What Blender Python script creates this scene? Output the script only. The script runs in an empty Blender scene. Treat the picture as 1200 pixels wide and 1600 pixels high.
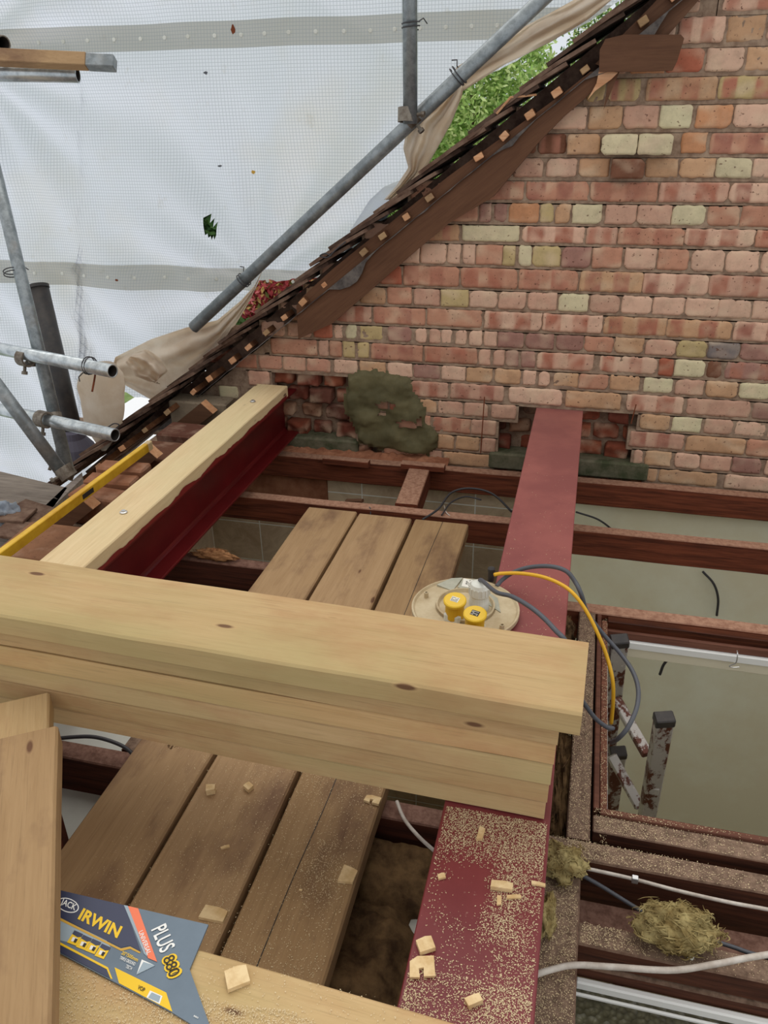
import bpy, math, random
from mathutils import Vector, Matrix, noise as mnoise
random.seed(7)
C = bpy.context.scene.collection
PI = math.pi

# ---------------------------------------------------------------- camera, sky, exposure
FPX = 1247.0
CX = Vector((0.97019319, 0.24189564, -0.01454897))    # image x axis in world
CY = Vector((0.09780174, -0.4457791, -0.88978414))    # image down axis in world
CZ = Vector((-0.22172053, 0.8618396, -0.45614966))    # viewing axis in world
cam_d = bpy.data.cameras.new('camera')
cam = bpy.data.objects.new('camera', cam_d); C.objects.link(cam)
M = Matrix((CX, -CY, -CZ)).transposed().to_4x4()
cam.matrix_world = M
cam_d.sensor_fit = 'HORIZONTAL'; cam_d.sensor_width = 36.0
cam_d.lens = FPX * 36.0 / 1200.0
cam_d.clip_start = 0.02; cam_d.clip_end = 300
bpy.context.scene.camera = cam

w = bpy.data.worlds.new('overcast_sky'); bpy.context.scene.world = w
w.use_nodes = True
nt = w.node_tree; nt.nodes.clear()
tc = nt.nodes.new('ShaderNodeTexCoord'); sep = nt.nodes.new('ShaderNodeSeparateXYZ')
rmp = nt.nodes.new('ShaderNodeValToRGB'); bg = nt.nodes.new('ShaderNodeBackground'); wo = nt.nodes.new('ShaderNodeOutputWorld')
nt.links.new(tc.outputs['Generated'], sep.inputs[0]); nt.links.new(sep.outputs['Z'], rmp.inputs[0])
rmp.color_ramp.elements[0].position = 0.0; rmp.color_ramp.elements[0].color = (0.72, 0.76, 0.81, 1)
rmp.color_ramp.elements[1].position = 0.75; rmp.color_ramp.elements[1].color = (1.0, 0.99, 0.97, 1)
nt.links.new(rmp.outputs[0], bg.inputs[0]); bg.inputs[1].default_value = 1.0
nt.links.new(bg.outputs[0], wo.inputs[0])

# broad soft brightness of the overcast sky overhead
sun_d = bpy.data.lights.new('veiled_sun', 'SUN'); sun_d.energy = 0.9; sun_d.angle = math.radians(50); sun_d.color = (1.0, 0.97, 0.92)
sun = bpy.data.objects.new('veiled_sun', sun_d); C.objects.link(sun)
sun.rotation_euler = (math.radians(-24), math.radians(-12), 0)

vs = bpy.context.scene.view_settings
bpy.context.scene.display_settings.display_device = 'sRGB'
vs.view_transform = 'Standard'; vs.look = 'None'; vs.exposure = 0.0; vs.gamma = 1.0; vs.use_curve_mapping = False

# ---------------------------------------------------------------- measuring helpers
def ray(px, py): return CX * (px - 600) + CY * (py - 800) + CZ * FPX
def oy(px, py, y): r = ray(px, py); return r * (y / r.y)
def oz(px, py, z): r = ray(px, py); return r * (z / r.z)
def od(px, py, d): return ray(px, py) * (d / FPX)
def lerp(a, b, t): return a + (b - a) * t
def pl(pts, x):
    if x <= pts[0][0]: return pts[0][1]
    for (x0, y0), (x1, y1) in zip(pts, pts[1:]):
        if x <= x1: return y0 + (y1 - y0) * (x - x0) / max(1e-9, x1 - x0)
    return pts[-1][1]
def inpoly(x, y, P):
    c = False; n = len(P); j = n - 1
    for i in range(n):
        if (P[i][1] > y) != (P[j][1] > y) and x < (P[j][0] - P[i][0]) * (y - P[i][1]) / (P[j][1] - P[i][1]) + P[i][0]: c = not c
        j = i
    return c

# ---------------------------------------------------------------- materials
def lin(c):
    def f(v):
        v /= 255.0
        return v / 12.92 if v <= 0.04045 else ((v + 0.055) / 1.055) ** 2.4
    return (f(c[0]), f(c[1]), f(c[2]), 1.0)
MATS = {}
def newmat(name, rough=0.7, spec=0.3, metal=0.0):
    m = bpy.data.materials.new(name); m.use_nodes = True
    nt = m.node_tree; b = nt.nodes['Principled BSDF']
    b.inputs['Roughness'].default_value = rough; b.inputs['Specular IOR Level'].default_value = spec; b.inputs['Metallic'].default_value = metal
    MATS[name] = m
    return m, nt, b
def N(nt, t, **k):
    n = nt.nodes.new(t)
    for a, v in k.items():
        if a.startswith('i_'): n.inputs[a[2:].replace('_', ' ')].default_value = v
        else: setattr(n, a, v)
    return n
def coords(nt, scale=(1, 1, 1), out='Object'):
    t = N(nt, 'ShaderNodeTexCoord'); m = N(nt, 'ShaderNodeMapping'); m.inputs['Scale'].default_value = scale
    nt.links.new(t.outputs[out], m.inputs[0])
    oi = N(nt, 'ShaderNodeObjectInfo'); mul = N(nt, 'ShaderNodeVectorMath', operation='SCALE')
    cmb = N(nt, 'ShaderNodeCombineXYZ'); 
    for k in ('X', 'Y', 'Z'): nt.links.new(oi.outputs['Random'], cmb.inputs[k])
    nt.links.new(cmb.outputs[0], mul.inputs[0]); mul.inputs['Scale'].default_value = 37.0
    nt.links.new(mul.outputs[0], m.inputs['Location'])
    return m.outputs[0]
def noisetex(nt, vec, scale, detail=5, rough=0.6, dist=0.0):
    n = N(nt, 'ShaderNodeTexNoise'); n.inputs['Scale'].default_value = scale; n.inputs['Detail'].default_value = detail
    n.inputs['Roughness'].default_value = rough; n.inputs['Distortion'].default_value = dist
    nt.links.new(vec, n.inputs['Vector']); return n.outputs['Fac']
def ramp(nt, fac, stops):
    r = N(nt, 'ShaderNodeValToRGB'); e = r.color_ramp.elements
    while len(e) < len(stops): e.new(0.5)
    for i, (p, c) in enumerate(stops):
        e[i].position = p; e[i].color = c if len(c) == 4 else (c[0], c[1], c[2], 1)
    nt.links.new(fac, r.inputs[0]); return r.outputs[0]
def mix(nt, a, b, fac, mode='MIX'):
    n = N(nt, 'ShaderNodeMix', data_type='RGBA', blend_type=mode)
    for s, v in ((n.inputs[6], a), (n.inputs[7], b), (n.inputs[0], fac)):
        if hasattr(v, 'type') and not isinstance(v, (tuple, float)): nt.links.new(v, s)
        else: s.default_value = v
    return n.outputs[2]
def bump(nt, b, h, s=0.3, d=0.002):
    n = N(nt, 'ShaderNodeBump'); n.inputs['Strength'].default_value = s; n.inputs['Distance'].default_value = d
    nt.links.new(h, n.inputs['Height']); nt.links.new(n.outputs[0], b.inputs['Normal'])
BW = lambda v: (v, v, v, 1)
def wood(name, c_light, c_dark, stain, rough=0.75, stain_amt=0.5, knots=True, spec=0.2, tint=None, grain=0.35):
    m, nt, b = newmat(name, rough, spec)
    v = coords(nt, (1.6, 22, 22)); g = noisetex(nt, v, 3.0, 6, 0.65, 0.6)
    v2 = coords(nt, (2.2, 4.5, 4.5)); s = noisetex(nt, v2, 1.7, 5, 0.62)
    v4 = coords(nt, (5, 200, 200)); fine = noisetex(nt, v4, 2.0, 3, 0.6)
    base = ramp(nt, g, [(0.5 - grain / 2, lin(c_dark)), (0.5 + grain / 2, lin(c_light))])
    st = ramp(nt, s, [(0.50, BW(0)), (0.72, BW(stain_amt))])
    col = mix(nt, base, lin(stain), st)
    col = mix(nt, col, mix(nt, col, BW(0.55), 1.0, 'MULTIPLY'), ramp(nt, fine, [(0.55, BW(0)), (0.8, BW(0.6))]))
    if tint:
        v6 = coords(nt, (1, 3, 3)); t = noisetex(nt, v6, 1.3, 3)
        col = mix(nt, col, lin(tint), ramp(nt, t, [(0.45, BW(0)), (0.65, BW(0.5))]))
    oi = N(nt, 'ShaderNodeObjectInfo'); col = mix(nt, col, ramp(nt, oi.outputs['Random'], [(0.0, (0.80, 0.78, 0.72, 1)), (0.5, BW(0.96)), (1.0, (1.0, 0.93, 0.84, 1))]), 1.0, 'MULTIPLY')
    if knots:
        v3 = coords(nt, (2.6, 8, 8)); vo = N(nt, 'ShaderNodeTexVoronoi'); vo.inputs['Scale'].default_value = 1.5; nt.links.new(v3, vo.inputs['Vector'])
        kc = ramp(nt, vo.outputs['Distance'], [(0.05, lin((92, 58, 42))), (0.085, lin(c_dark))])
        kf = ramp(nt, vo.outputs['Distance'], [(0.055, BW(0.85)), (0.11, BW(0))])
        col = mix(nt, col, kc, kf)
    nt.links.new(col, b.inputs['Base Color']); bump(nt, b, g, 0.25, 0.002)
    return m
def plain(name, c, rough=0.6, spec=0.3, metal=0.0, var=0.0, scale=8, c2=None, bmp=0.0):
    m, nt, b = newmat(name, rough, spec, metal)
    if var or c2:
        v = coords(nt); n = noisetex(nt, v, scale, 6, 0.65)
        c2_ = lin(c2) if c2 else tuple(x * (1 - var) for x in lin(c)[:3]) + (1,)
        nt.links.new(ramp(nt, n, [(0.38, c2_), (0.62, lin(c))]), b.inputs['Base Color'])
        if bmp: bump(nt, b, n, bmp, 0.004)
    else: b.inputs['Base Color'].default_value = lin(c)
    return m

wood('new_timber', (212, 182, 138), (192, 160, 114), (184, 136, 98), stain_amt=0.7, tint=(180, 170, 120), grain=0.6)
wood('used_board', (186, 154, 116), (162, 130, 94), (112, 82, 66), stain_amt=0.8, grain=0.6)
wood('dusty_board', (166, 132, 98), (132, 101, 74), (92, 68, 52), stain_amt=0.6, grain=0.5)
wood('cream_plate', (224, 206, 170), (208, 186, 146), (198, 172, 132), stain_amt=0.35, knots=True, tint=(208, 200, 160), grain=0.5)
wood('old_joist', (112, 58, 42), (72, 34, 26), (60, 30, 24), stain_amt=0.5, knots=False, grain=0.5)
wood('rafter_wood', (112, 80, 60), (88, 60, 44), (78, 52, 38), stain_amt=0.5, knots=False, grain=0.6)
wood('cut_end', (226, 178, 138), (196, 140, 100), (170, 112, 80), knots=False)
wood('grey_weathered', (168, 156, 146), (130, 118, 110), (100, 90, 84), knots=False)
wood('brown_frame', (134, 90, 74), (98, 62, 50), (80, 48, 38), stain_amt=0.5, knots=False)
wood('varnished', (96, 52, 34), (54, 28, 20), (36, 20, 16), stain_amt=0.5, knots=False, rough=0.4)
# joist: dark sides, dusty pink sawn/dusted tops (dust really lies on upward faces)
def dusty_top(name, side, side2, top, top2):
    m, nt, b = newmat(name, 0.8, 0.2)
    v = coords(nt, (1.6, 26, 26)); g = noisetex(nt, v, 3.0, 6, 0.65, 0.5)
    v2 = coords(nt); d = noisetex(nt, v2, 60, 4, 0.7)
    s = ramp(nt, g, [(0.35, lin(side2)), (0.62, lin(side))]); t = ramp(nt, d, [(0.35, lin(top2)), (0.6, lin(top))])
    geo = N(nt, 'ShaderNodeNewGeometry'); sp = N(nt, 'ShaderNodeSeparateXYZ'); nt.links.new(geo.outputs['True Normal'], sp.inputs[0])
    nt.links.new(mix(nt, s, t, ramp(nt, sp.outputs['Z'], [(0.5, BW(0)), (0.8, BW(1))])), b.inputs['Base Color']); bump(nt, b, g, 0.4, 0.002)
dusty_top('joist', (124, 66, 44), (78, 40, 27), (178, 138, 114), (146, 106, 86))
dusty_top('joist_grey', (96, 58, 42), (60, 36, 27), (138, 114, 96), (100, 80, 66))
dusty_top('joist_dark', (84, 44, 30), (54, 27, 19), (130, 98, 84), (100, 70, 58))

def brickmat(name, fleck=0.8):
    m, nt, b = newmat(name, 0.9, 0.1)
    at = N(nt, 'ShaderNodeAttribute', attribute_name='bcol'); v = coords(nt)
    n1 = noisetex(nt, v, 22, 6, 0.7); n2 = noisetex(nt, v, 140, 3, 0.6); n3 = noisetex(nt, v, 9, 4, 0.6)
    col = mix(nt, at.outputs['Color'], BW(0.62), ramp(nt, n1, [(0.35, BW(0.45)), (0.55, BW(0))]), 'MULTIPLY')
    col = mix(nt, col, lin((196, 168, 146)), ramp(nt, n3, [(0.55, BW(0)), (0.75, BW(0.35))]))
    vo = noisetex(nt, v, 95, 2, 0.5)
    col = mix(nt, col, lin((104, 70, 56)), ramp(nt, vo, [(0.66, BW(0)), (0.72, BW(fleck))]))
    nt.links.new(col, b.inputs['Base Color']); bump(nt, b, n2, 0.35, 0.002)
    return m
brickmat('brick')
brickmat('broken_brick', 0.3)
plain('mortar', (168, 144, 122), 0.95, 0.1, c2=(132, 108, 90), scale=30, bmp=0.6)
plain('wet_cement', (106, 98, 68), 0.7, 0.25, c2=(88, 82, 56), scale=10, bmp=0.4)
plain('concrete', (118, 112, 92), 0.9, 0.1, c2=(74, 78, 56), scale=12, bmp=0.5)

def redsteel():
    m, nt, b = newmat('red_oxide', 0.45, 0.35)
    v = coords(nt); n1 = noisetex(nt, v, 5, 5, 0.6); n2 = noisetex(nt, v, 70, 4, 0.75)
    at = N(nt, 'ShaderNodeSeparateXYZ'); t2 = N(nt, 'ShaderNodeTexCoord'); nt.links.new(t2.outputs['Object'], at.inputs[0])
    # dust film, thicker towards the far wall where demolition dust settled
    r = ramp(nt, at.outputs['Y'], [(0.30, BW(0.0)), (1.0, BW(1.0))])
    far = N(nt, 'ShaderNodeMath', operation='MULTIPLY_ADD'); nt.links.new(at.outputs['Y'], far.inputs[0]); far.inputs[1].default_value = 0.42; far.inputs[2].default_value = -0.42
    far.use_clamp = True
    col = ramp(nt, n1, [(0.35, lin((104, 34, 38))), (0.65, lin((122, 46, 50)))])
    dust = mix(nt, lin((150, 92, 88)), lin((168, 106, 98)), ramp(nt, n1, [(0.4, BW(0)), (0.6, BW(1))]))
    geo = N(nt, 'ShaderNodeNewGeometry'); sp = N(nt, 'ShaderNodeSeparateXYZ'); nt.links.new(geo.outputs['True Normal'], sp.inputs[0])
    up = N(nt, 'ShaderNodeMath', operation='MULTIPLY', use_clamp=True); nt.links.new(sp.outputs['Z'], up.inputs[0]); nt.links.new(far.outputs[0], up.inputs[1])
    col = mix(nt, col, dust, up.outputs[0])
    col = mix(nt, col, lin((192, 160, 140)), ramp(nt, n2, [(0.66, BW(0)), (0.75, BW(0.6))]))
    nt.links.new(col, b.inputs['Base Color'])
redsteel()
plain('red_gloss', (104, 24, 26), 0.35, 0.4, c2=(86, 18, 20), scale=4)
plain('red_paint_smear', (118, 30, 30), 0.4, 0.4)

def galv(name, c, c2, metal=0.55, rough=0.42):
    m, nt, b = newmat(name, rough, 0.4, metal)
    v = coords(nt, (1, 1, 1)); n = noisetex(nt, v, 30, 5, 0.7); v2 = coords(nt); n2 = noisetex(nt, v2, 6, 3)
    col = mix(nt, ramp(nt, n, [(0.4, lin(c2)), (0.6, lin(c))]), lin((150, 140, 128)), ramp(nt, n2, [(0.55, BW(0)), (0.7, BW(0.5))]))
    nt.links.new(col, b.inputs['Base Color'])
galv('galvanised_tube', (152, 158, 160), (124, 130, 132))
galv('shiny_tube', (206, 212, 214), (168, 176, 180), 0.7, 0.3)
galv('fitting', (138, 130, 118), (96, 84, 72), 0.5, 0.55)
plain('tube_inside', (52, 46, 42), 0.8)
plain('black_plastic', (44, 42, 42), 0.5, 0.4, c2=(62, 56, 52), scale=20)
plain('cable_grey', (84, 86, 92), 0.5, 0.4); plain('cable_dark', (58, 56, 58), 0.5, 0.4)
plain('cable_white', (206, 198, 188), 0.6, 0.3, c2=(176, 164, 152), scale=30)
plain('cable_yellow', (226, 172, 40), 0.45, 0.4)
plain('socket_yellow', (226, 184, 34), 0.4, 0.4); plain('socket_yellow_dark', (206, 160, 22), 0.45, 0.4)
plain('plastic_white', (222, 222, 212), 0.4, 0.4, c2=(204, 204, 192), scale=20)
plain('lamp_shell', (200, 184, 152), 0.6, 0.3, c2=(178, 158, 124), scale=14)
plain('lamp_window', (178, 176, 158), 0.4, 0.4, c2=(156, 156, 140), scale=16)
plain('label_white', (226, 222, 210), 0.6); plain('ink_dark', (50, 46, 44), 0.6)
plain('level_yellow', (222, 178, 48), 0.5, 0.4, c2=(196, 148, 34), scale=10); plain('level_cap', (196, 172, 130), 0.6)
plain('sawdust', (216, 196, 158), 0.95, 0.1); plain('chip_wood', (232, 206, 160), 0.85, 0.1, c2=(206, 172, 122), scale=30)
plain('wool', (150, 124, 74), 0.98, 0.05, c2=(110, 84, 48), scale=25, bmp=0.8)
plain('wool_dirty', (122, 96, 66), 0.98, 0.05, c2=(72, 54, 38), scale=18, bmp=0.8)
plain('wool_pale', (176, 160, 112), 0.98, 0.05, c2=(132, 112, 70), scale=25, bmp=0.8)
plain('paper_brown', (178, 132, 92), 0.9, 0.1, c2=(140, 96, 64), scale=25)
plain('ceiling_board', (222, 222, 212), 0.9, 0.1, c2=(206, 206, 196), scale=3)
plain('room_wall', (234, 234, 214), 0.85, 0.15, c2=(224, 218, 192), scale=2.0)
plain('white_gloss', (232, 232, 228), 0.35, 0.4)
plain('cream_board', (214, 206, 182), 0.7, 0.2)
plain('room_floor', (136, 118, 88), 0.8, 0.2, var=0.2)
plain('pink_plaster', (168, 116, 88), 0.9, 0.1, c2=(132, 84, 62), scale=10)
plain('tile_old', (128, 104, 88), 0.9, 0.15, c2=(92, 68, 56), scale=16, bmp=0.5)
plain('tile_dark', (100, 80, 68), 0.9, 0.15, c2=(66, 48, 40), scale=16, bmp=0.5)
plain('slate_edge', (88, 84, 96), 0.6, 0.3)
plain('batten_wood', (120, 82, 56), 0.9, 0.1, c2=(90, 58, 40), scale=20)
plain('underlay', (112, 104, 98), 0.9, 0.1, c2=(72, 66, 64), scale=20)
plain('steel_bright', (200, 200, 200), 0.3, 0.5, 0.8)
plain('rust', (120, 66, 44), 0.9, 0.1)
plain('grey_cloth', (160, 168, 178), 0.7, 0.2, c2=(120, 128, 140), scale=10)

def sheetmat():
    m = bpy.data.materials.new('scaffold_sheet'); m.use_nodes = True; MATS['scaffold_sheet'] = m
    nt = m.node_tree; b = nt.nodes['Principled BSDF']; out = nt.nodes['Material Output']
    t = N(nt, 'ShaderNodeTexCoord'); sp = N(nt, 'ShaderNodeSeparateXYZ'); nt.links.new(t.outputs['UV'], sp.inputs[0])
    def lines(o, pitch, wd):
        a = N(nt, 'ShaderNodeMath', operation='MULTIPLY'); nt.links.new(o, a.inputs[0]); a.inputs[1].default_value = 1 / pitch
        f = N(nt, 'ShaderNodeMath', operation='FRACT'); nt.links.new(a.outputs[0], f.inputs[0])
        l = N(nt, 'ShaderNodeMath', operation='LESS_THAN'); nt.links.new(f.outputs[0], l.inputs[0]); l.inputs[1].default_value = wd
        return l.outputs[0]
    mx = N(nt, 'ShaderNodeMath', operation='MAXIMUM'); nt.links.new(lines(sp.outputs['X'], 0.0135, 0.16), mx.inputs[0]); nt.links.new(lines(sp.outputs['Y'], 0.0135, 0.16), mx.inputs[1])
    v = coords(nt); n = noisetex(nt, v, 1.6, 4, 0.6); n2 = noisetex(nt, v, 9, 5, 0.7)
    col = mix(nt, lin((238, 242, 252)), lin((232, 228, 218)), ramp(nt, n, [(0.5, BW(0)), (0.75, BW(0.6))]))
    col = mix(nt, col, lin((190, 180, 160)), ramp(nt, n2, [(0.62, BW(0)), (0.8, BW(0.4))]))
    # doubled hem bands of the sheet
    def band(z0, z1):
        g = N(nt, 'ShaderNodeMath', operation='GREATER_THAN'); nt.links.new(sp.outputs['Y'], g.inputs[0]); g.inputs[1].default_value = z0
        l = N(nt, 'ShaderNodeMath', operation='LESS_THAN'); nt.links.new(sp.outputs['Y'], l.inputs[0]); l.inputs[1].default_value = z1
        mm = N(nt, 'ShaderNodeMath', operation='MULTIPLY'); nt.links.new(g.outputs[0], mm.inputs[0]); nt.links.new(l.outputs[0], mm.inputs[1]); return mm.outputs[0]
    bd = N(nt, 'ShaderNodeMath', operation='MAXIMUM'); nt.links.new(band(0.215, 0.315), bd.inputs[0]); nt.links.new(band(-0.80, -0.69), bd.inputs[1])
    col = mix(nt, col, mix(nt, col, lin((206, 202, 192)), 1.0, 'MULTIPLY'), bd.outputs[0])
    gf = N(nt, 'ShaderNodeMath', operation='MULTIPLY'); nt.links.new(mx.outputs[0], gf.inputs[0]); gf.inputs[1].default_value = 0.36
    col = mix(nt, col, lin((120, 134, 150)), gf.outputs[0])
    nt.links.new(col, b.inputs['Base Color']); b.inputs['Roughness'].default_value = 0.55; b.inputs['Specular IOR Level'].default_value = 0.25
    tr = N(nt, 'ShaderNodeBsdfTranslucent'); nt.links.new(col, tr.inputs[0])
    ms = N(nt, 'ShaderNodeMixShader'); ms.inputs[0].default_value = 0.62
    nt.links.new(b.outputs[0], ms.inputs[1]); nt.links.new(tr.outputs[0], ms.inputs[2]); nt.links.new(ms.outputs[0], out.inputs[0])
sheetmat()
def cloth(name, c, c2, tl=0.4):
    m = bpy.data.materials.new(name); m.use_nodes = True; MATS[name] = m
    nt = m.node_tree; b = nt.nodes['Principled BSDF']; out = nt.nodes['Material Output']
    v = coords(nt); n = noisetex(nt, v, 6, 5, 0.65); col = ramp(nt, n, [(0.38, lin(c2)), (0.62, lin(c))])
    nt.links.new(col, b.inputs['Base Color']); b.inputs['Roughness'].default_value = 0.7; b.inputs['Specular IOR Level'].default_value = 0.2
    tr = N(nt, 'ShaderNodeBsdfTranslucent'); nt.links.new(col, tr.inputs[0])
    ms = N(nt, 'ShaderNodeMixShader'); ms.inputs[0].default_value = tl
    nt.links.new(b.outputs[0], ms.inputs[1]); nt.links.new(tr.outputs[0], ms.inputs[2]); nt.links.new(ms.outputs[0], out.inputs[0])
cloth('sheet_fold', (244, 236, 224), (228, 214, 196), 0.65)

def leafmat(name, attr=True):
    m, nt, b = newmat(name, 0.6, 0.2)
    at = N(nt, 'ShaderNodeAttribute', attribute_name='bcol'); nt.links.new(at.outputs['Color'], b.inputs['Base Color'])
    tr = N(nt, 'ShaderNodeBsdfTranslucent'); nt.links.new(at.outputs['Color'], tr.inputs[0])
    ms = N(nt, 'ShaderNodeMixShader'); ms.inputs[0].default_value = 0.3
    nt.links.new(b.outputs[0], ms.inputs[1]); nt.links.new(tr.outputs[0], ms.inputs[2]); nt.links.new(ms.outputs[0], nt.nodes['Material Output'].inputs[0])
leafmat('leaves')
plain('bark', (96, 78, 60), 0.9); plain('grass', (132, 150, 96), 0.9, 0.1, c2=(100, 122, 70), scale=3)
plain('white_roof', (236, 238, 240), 0.5, 0.3); plain('distant_roof', (120, 130, 144), 0.7)

def tilewall():
    m, nt, b = newmat('bath_tile', 0.35, 0.4)
    t = N(nt, 'ShaderNodeTexCoord'); sp = N(nt, 'ShaderNodeSeparateXYZ'); nt.links.new(t.outputs['Object'], sp.inputs[0])
    def ln(o, off, pitch, wd):
        a = N(nt, 'ShaderNodeMath', operation='ADD'); nt.links.new(o, a.inputs[0]); a.inputs[1].default_value = off
        d = N(nt, 'ShaderNodeMath', operation='DIVIDE'); nt.links.new(a.outputs[0], d.inputs[0]); d.inputs[1].default_value = pitch
        f = N(nt, 'ShaderNodeMath', operation='FRACT'); nt.links.new(d.outputs[0], f.inputs[0])
        l = N(nt, 'ShaderNodeMath', operation='LESS_THAN'); nt.links.new(f.outputs[0], l.inputs[0]); l.inputs[1].default_value = wd; return l.outputs[0]
    mx = N(nt, 'ShaderNodeMath', operation='MAXIMUM')
    xy = N(nt, 'ShaderNodeMath', operation='ADD'); nt.links.new(sp.outputs['X'], xy.inputs[0]); nt.links.new(sp.outputs['Y'], xy.inputs[1])
    nt.links.new(ln(xy.outputs[0], 10.847, 0.25, 0.02), mx.inputs[0]); nt.links.new(ln(sp.outputs['Z'], 11.535 + 0.2, 0.2, 0.025), mx.inputs[1])
    v = coords(nt); n = noisetex(nt, v, 7, 6, 0.7, 1.0)
    col = ramp(nt, n, [(0.35, lin((186, 160, 130))), (0.6, lin((216, 196, 166)))])
    nt.links.new(mix(nt, col, lin((240, 240, 232)), mx.outputs[0]), b.inputs['Base Color'])
tilewall()
def laddermat():
    m, nt, b = newmat('splattered_metal', 0.5, 0.4, 0.3)
    v = coords(nt, (6, 6, 3)); n = noisetex(nt, v, 3.0, 5, 0.7); n2 = noisetex(nt, v, 14, 4, 0.7)
    col = ramp(nt, n, [(0.47, lin((92, 50, 36))), (0.52, lin((176, 170, 164)))])
    col = mix(nt, col, lin((214, 206, 198)), ramp(nt, n2, [(0.62, BW(0)), (0.68, BW(0.8))]))
    nt.links.new(col, b.inputs['Base Color'])
laddermat()

# ---------------------------------------------------------------- mesh helpers
class MB:
    def __init__(s): s.v = []; s.f = []; s.c = []
    def add(s, vs, fs, col=None):
        o = len(s.v); s.v += [tuple(v) for v in vs]; s.f += [tuple(i + o for i in f) for f in fs]
        s.c += [col if col else (1, 1, 1, 1)] * len(fs)
    def box(s, a, b, M4=None, bev=0.0, col=None):
        x0, y0, z0 = a; x1, y1, z1 = b
        if bev <= 0:
            vs = [(x, y, z) for z in (z0, z1) for y in (y0, y1) for x in (x0, x1)]
            fs = [(0, 2, 3, 1), (4, 5, 7, 6), (0, 1, 5, 4), (2, 6, 7, 3), (0, 4, 6, 2), (1, 3, 7, 5)]
        else:
            e = min(bev, (x1 - x0) / 2.01, (y1 - y0) / 2.01, (z1 - z0) / 2.01)
            vs = []; idx = {}
            for sx in (0, 1):
                for sy in (0, 1):
                    for sz in (0, 1):
                        cx, cy, cz = (x0, x1)[sx], (y0, y1)[sy], (z0, z1)[sz]
                        ix, iy, iz = cx + (e if sx == 0 else -e), cy + (e if sy == 0 else -e), cz + (e if sz == 0 else -e)
                        idx[sx, sy, sz, 'x'] = len(vs); vs.append((cx, iy, iz))
                        idx[sx, sy, sz, 'y'] = len(vs); vs.append((ix, cy, iz))
                        idx[sx, sy, sz, 'z'] = len(vs); vs.append((ix, iy, cz))
            fs = []
            for k, ax in enumerate('xyz'):
                for sd in (0, 1):
                    q = []
                    for (p, r) in ((0, 0), (1, 0), (1, 1), (0, 1)):
                        t = [p, r]; t.insert(k, sd); q.append(idx[t[0], t[1], t[2], ax])
                    fs.append(tuple(q))
            axes = 'xyz'
            for k in range(3):
                o1, o2 = [a for a in range(3) if a != k]
                for s1 in (0, 1):
                    for s2 in (0, 1):
                        t0 = [0, 0, 0]; t0[o1] = s1; t0[o2] = s2; t1 = list(t0); t1[k] = 1
                        fs.append((idx[(*t0, axes[o1])], idx[(*t0, axes[o2])], idx[(*t1, axes[o2])], idx[(*t1, axes[o1])]))
            for sx in (0, 1):
                for sy in (0, 1):
                    for sz in (0, 1): fs.append((idx[sx, sy, sz, 'x'], idx[sx, sy, sz, 'y'], idx[sx, sy, sz, 'z']))
        if M4 is not None: vs = [M4 @ Vector(v) for v in vs]
        s.add(vs, fs, col)
    def tube(s, pts, r, n=12, caps=True, rs=None, col=None):
        pts = [Vector(p) for p in pts]; rings = []; up = None
        for i, p in enumerate(pts):
            t = (pts[min(i + 1, len(pts) - 1)] - pts[max(i - 1, 0)]).normalized()
            if up is None:
                up = Vector((0, 0, 1)) if abs(t.z) < 0.9 else Vector((1, 0, 0))
            a = (up - t * up.dot(t)).normalized(); bb = t.cross(a); up = a
            rr = rs[i] if rs else r
            rings.append([p + a * (rr * math.cos(2 * PI * k / n)) + bb * (rr * math.sin(2 * PI * k / n)) for k in range(n)])
        vs = [v for g in rings for v in g]
        fs = [(i * n + k, i * n + (k + 1) % n, (i + 1) * n + (k + 1) % n, (i + 1) * n + k) for i in range(len(pts) - 1) for k in range(n)]
        if caps: fs += [tuple(reversed(range(n))), tuple((len(pts) - 1) * n + k for k in range(n))]
        s.add(vs, fs, col)
    def pipe(s, p0, p1, r, th, n=20):       # open hollow tube
        p0, p1 = Vector(p0), Vector(p1); t = (p1 - p0).normalized()
        up = Vector((0, 0, 1)) if abs(t.z) < 0.9 else Vector((1, 0, 0)); a = (up - t * up.dot(t)).normalized(); b = t.cross(a)
        def ring(p, rr): return [p + a * rr * math.cos(2 * PI * k / n) + b * rr * math.sin(2 * PI * k / n) for k in range(n)]
        R = [ring(p0, r), ring(p1, r), ring(p1, r - th), ring(p0, r - th)]
        vs = [v for g in R for v in g]
        s.add(vs, [(g * n + k, g * n + (k + 1) % n, ((g + 1) % 4) * n + (k + 1) % n, ((g + 1) % 4) * n + k) for g in range(4) for k in range(n)])
    def prism(s, poly, z0, z1, M4=None, col=None):
        n = len(poly); vs = [(x, y, z0) for x, y in poly] + [(x, y, z1) for x, y in poly]
        if M4 is not None: vs = [M4 @ Vector(v) for v in vs]
        s.add(vs, [tuple(reversed(range(n))), tuple(range(n, 2 * n))] + [(k, (k + 1) % n, n + (k + 1) % n, n + k) for k in range(n)], col)
    def lathe(s, prof, M4=None, n=32, col=None):
        vs = []; 
        for r, z in prof:
            for k in range(n): vs.append(Vector((r * math.cos(2 * PI * k / n), r * math.sin(2 * PI * k / n), z)))
        if M4 is not None: vs = [M4 @ v for v in vs]
        m = len(prof)
        fs = [(i * n + k, i * n + (k + 1) % n, (i + 1) * n + (k + 1) % n, (i + 1) * n + k) for i in range(m - 1) for k in range(n)]
        fs += [tuple(reversed(range(n))), tuple((m - 1) * n + k for k in range(n))]
        s.add(vs, fs, col)
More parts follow.
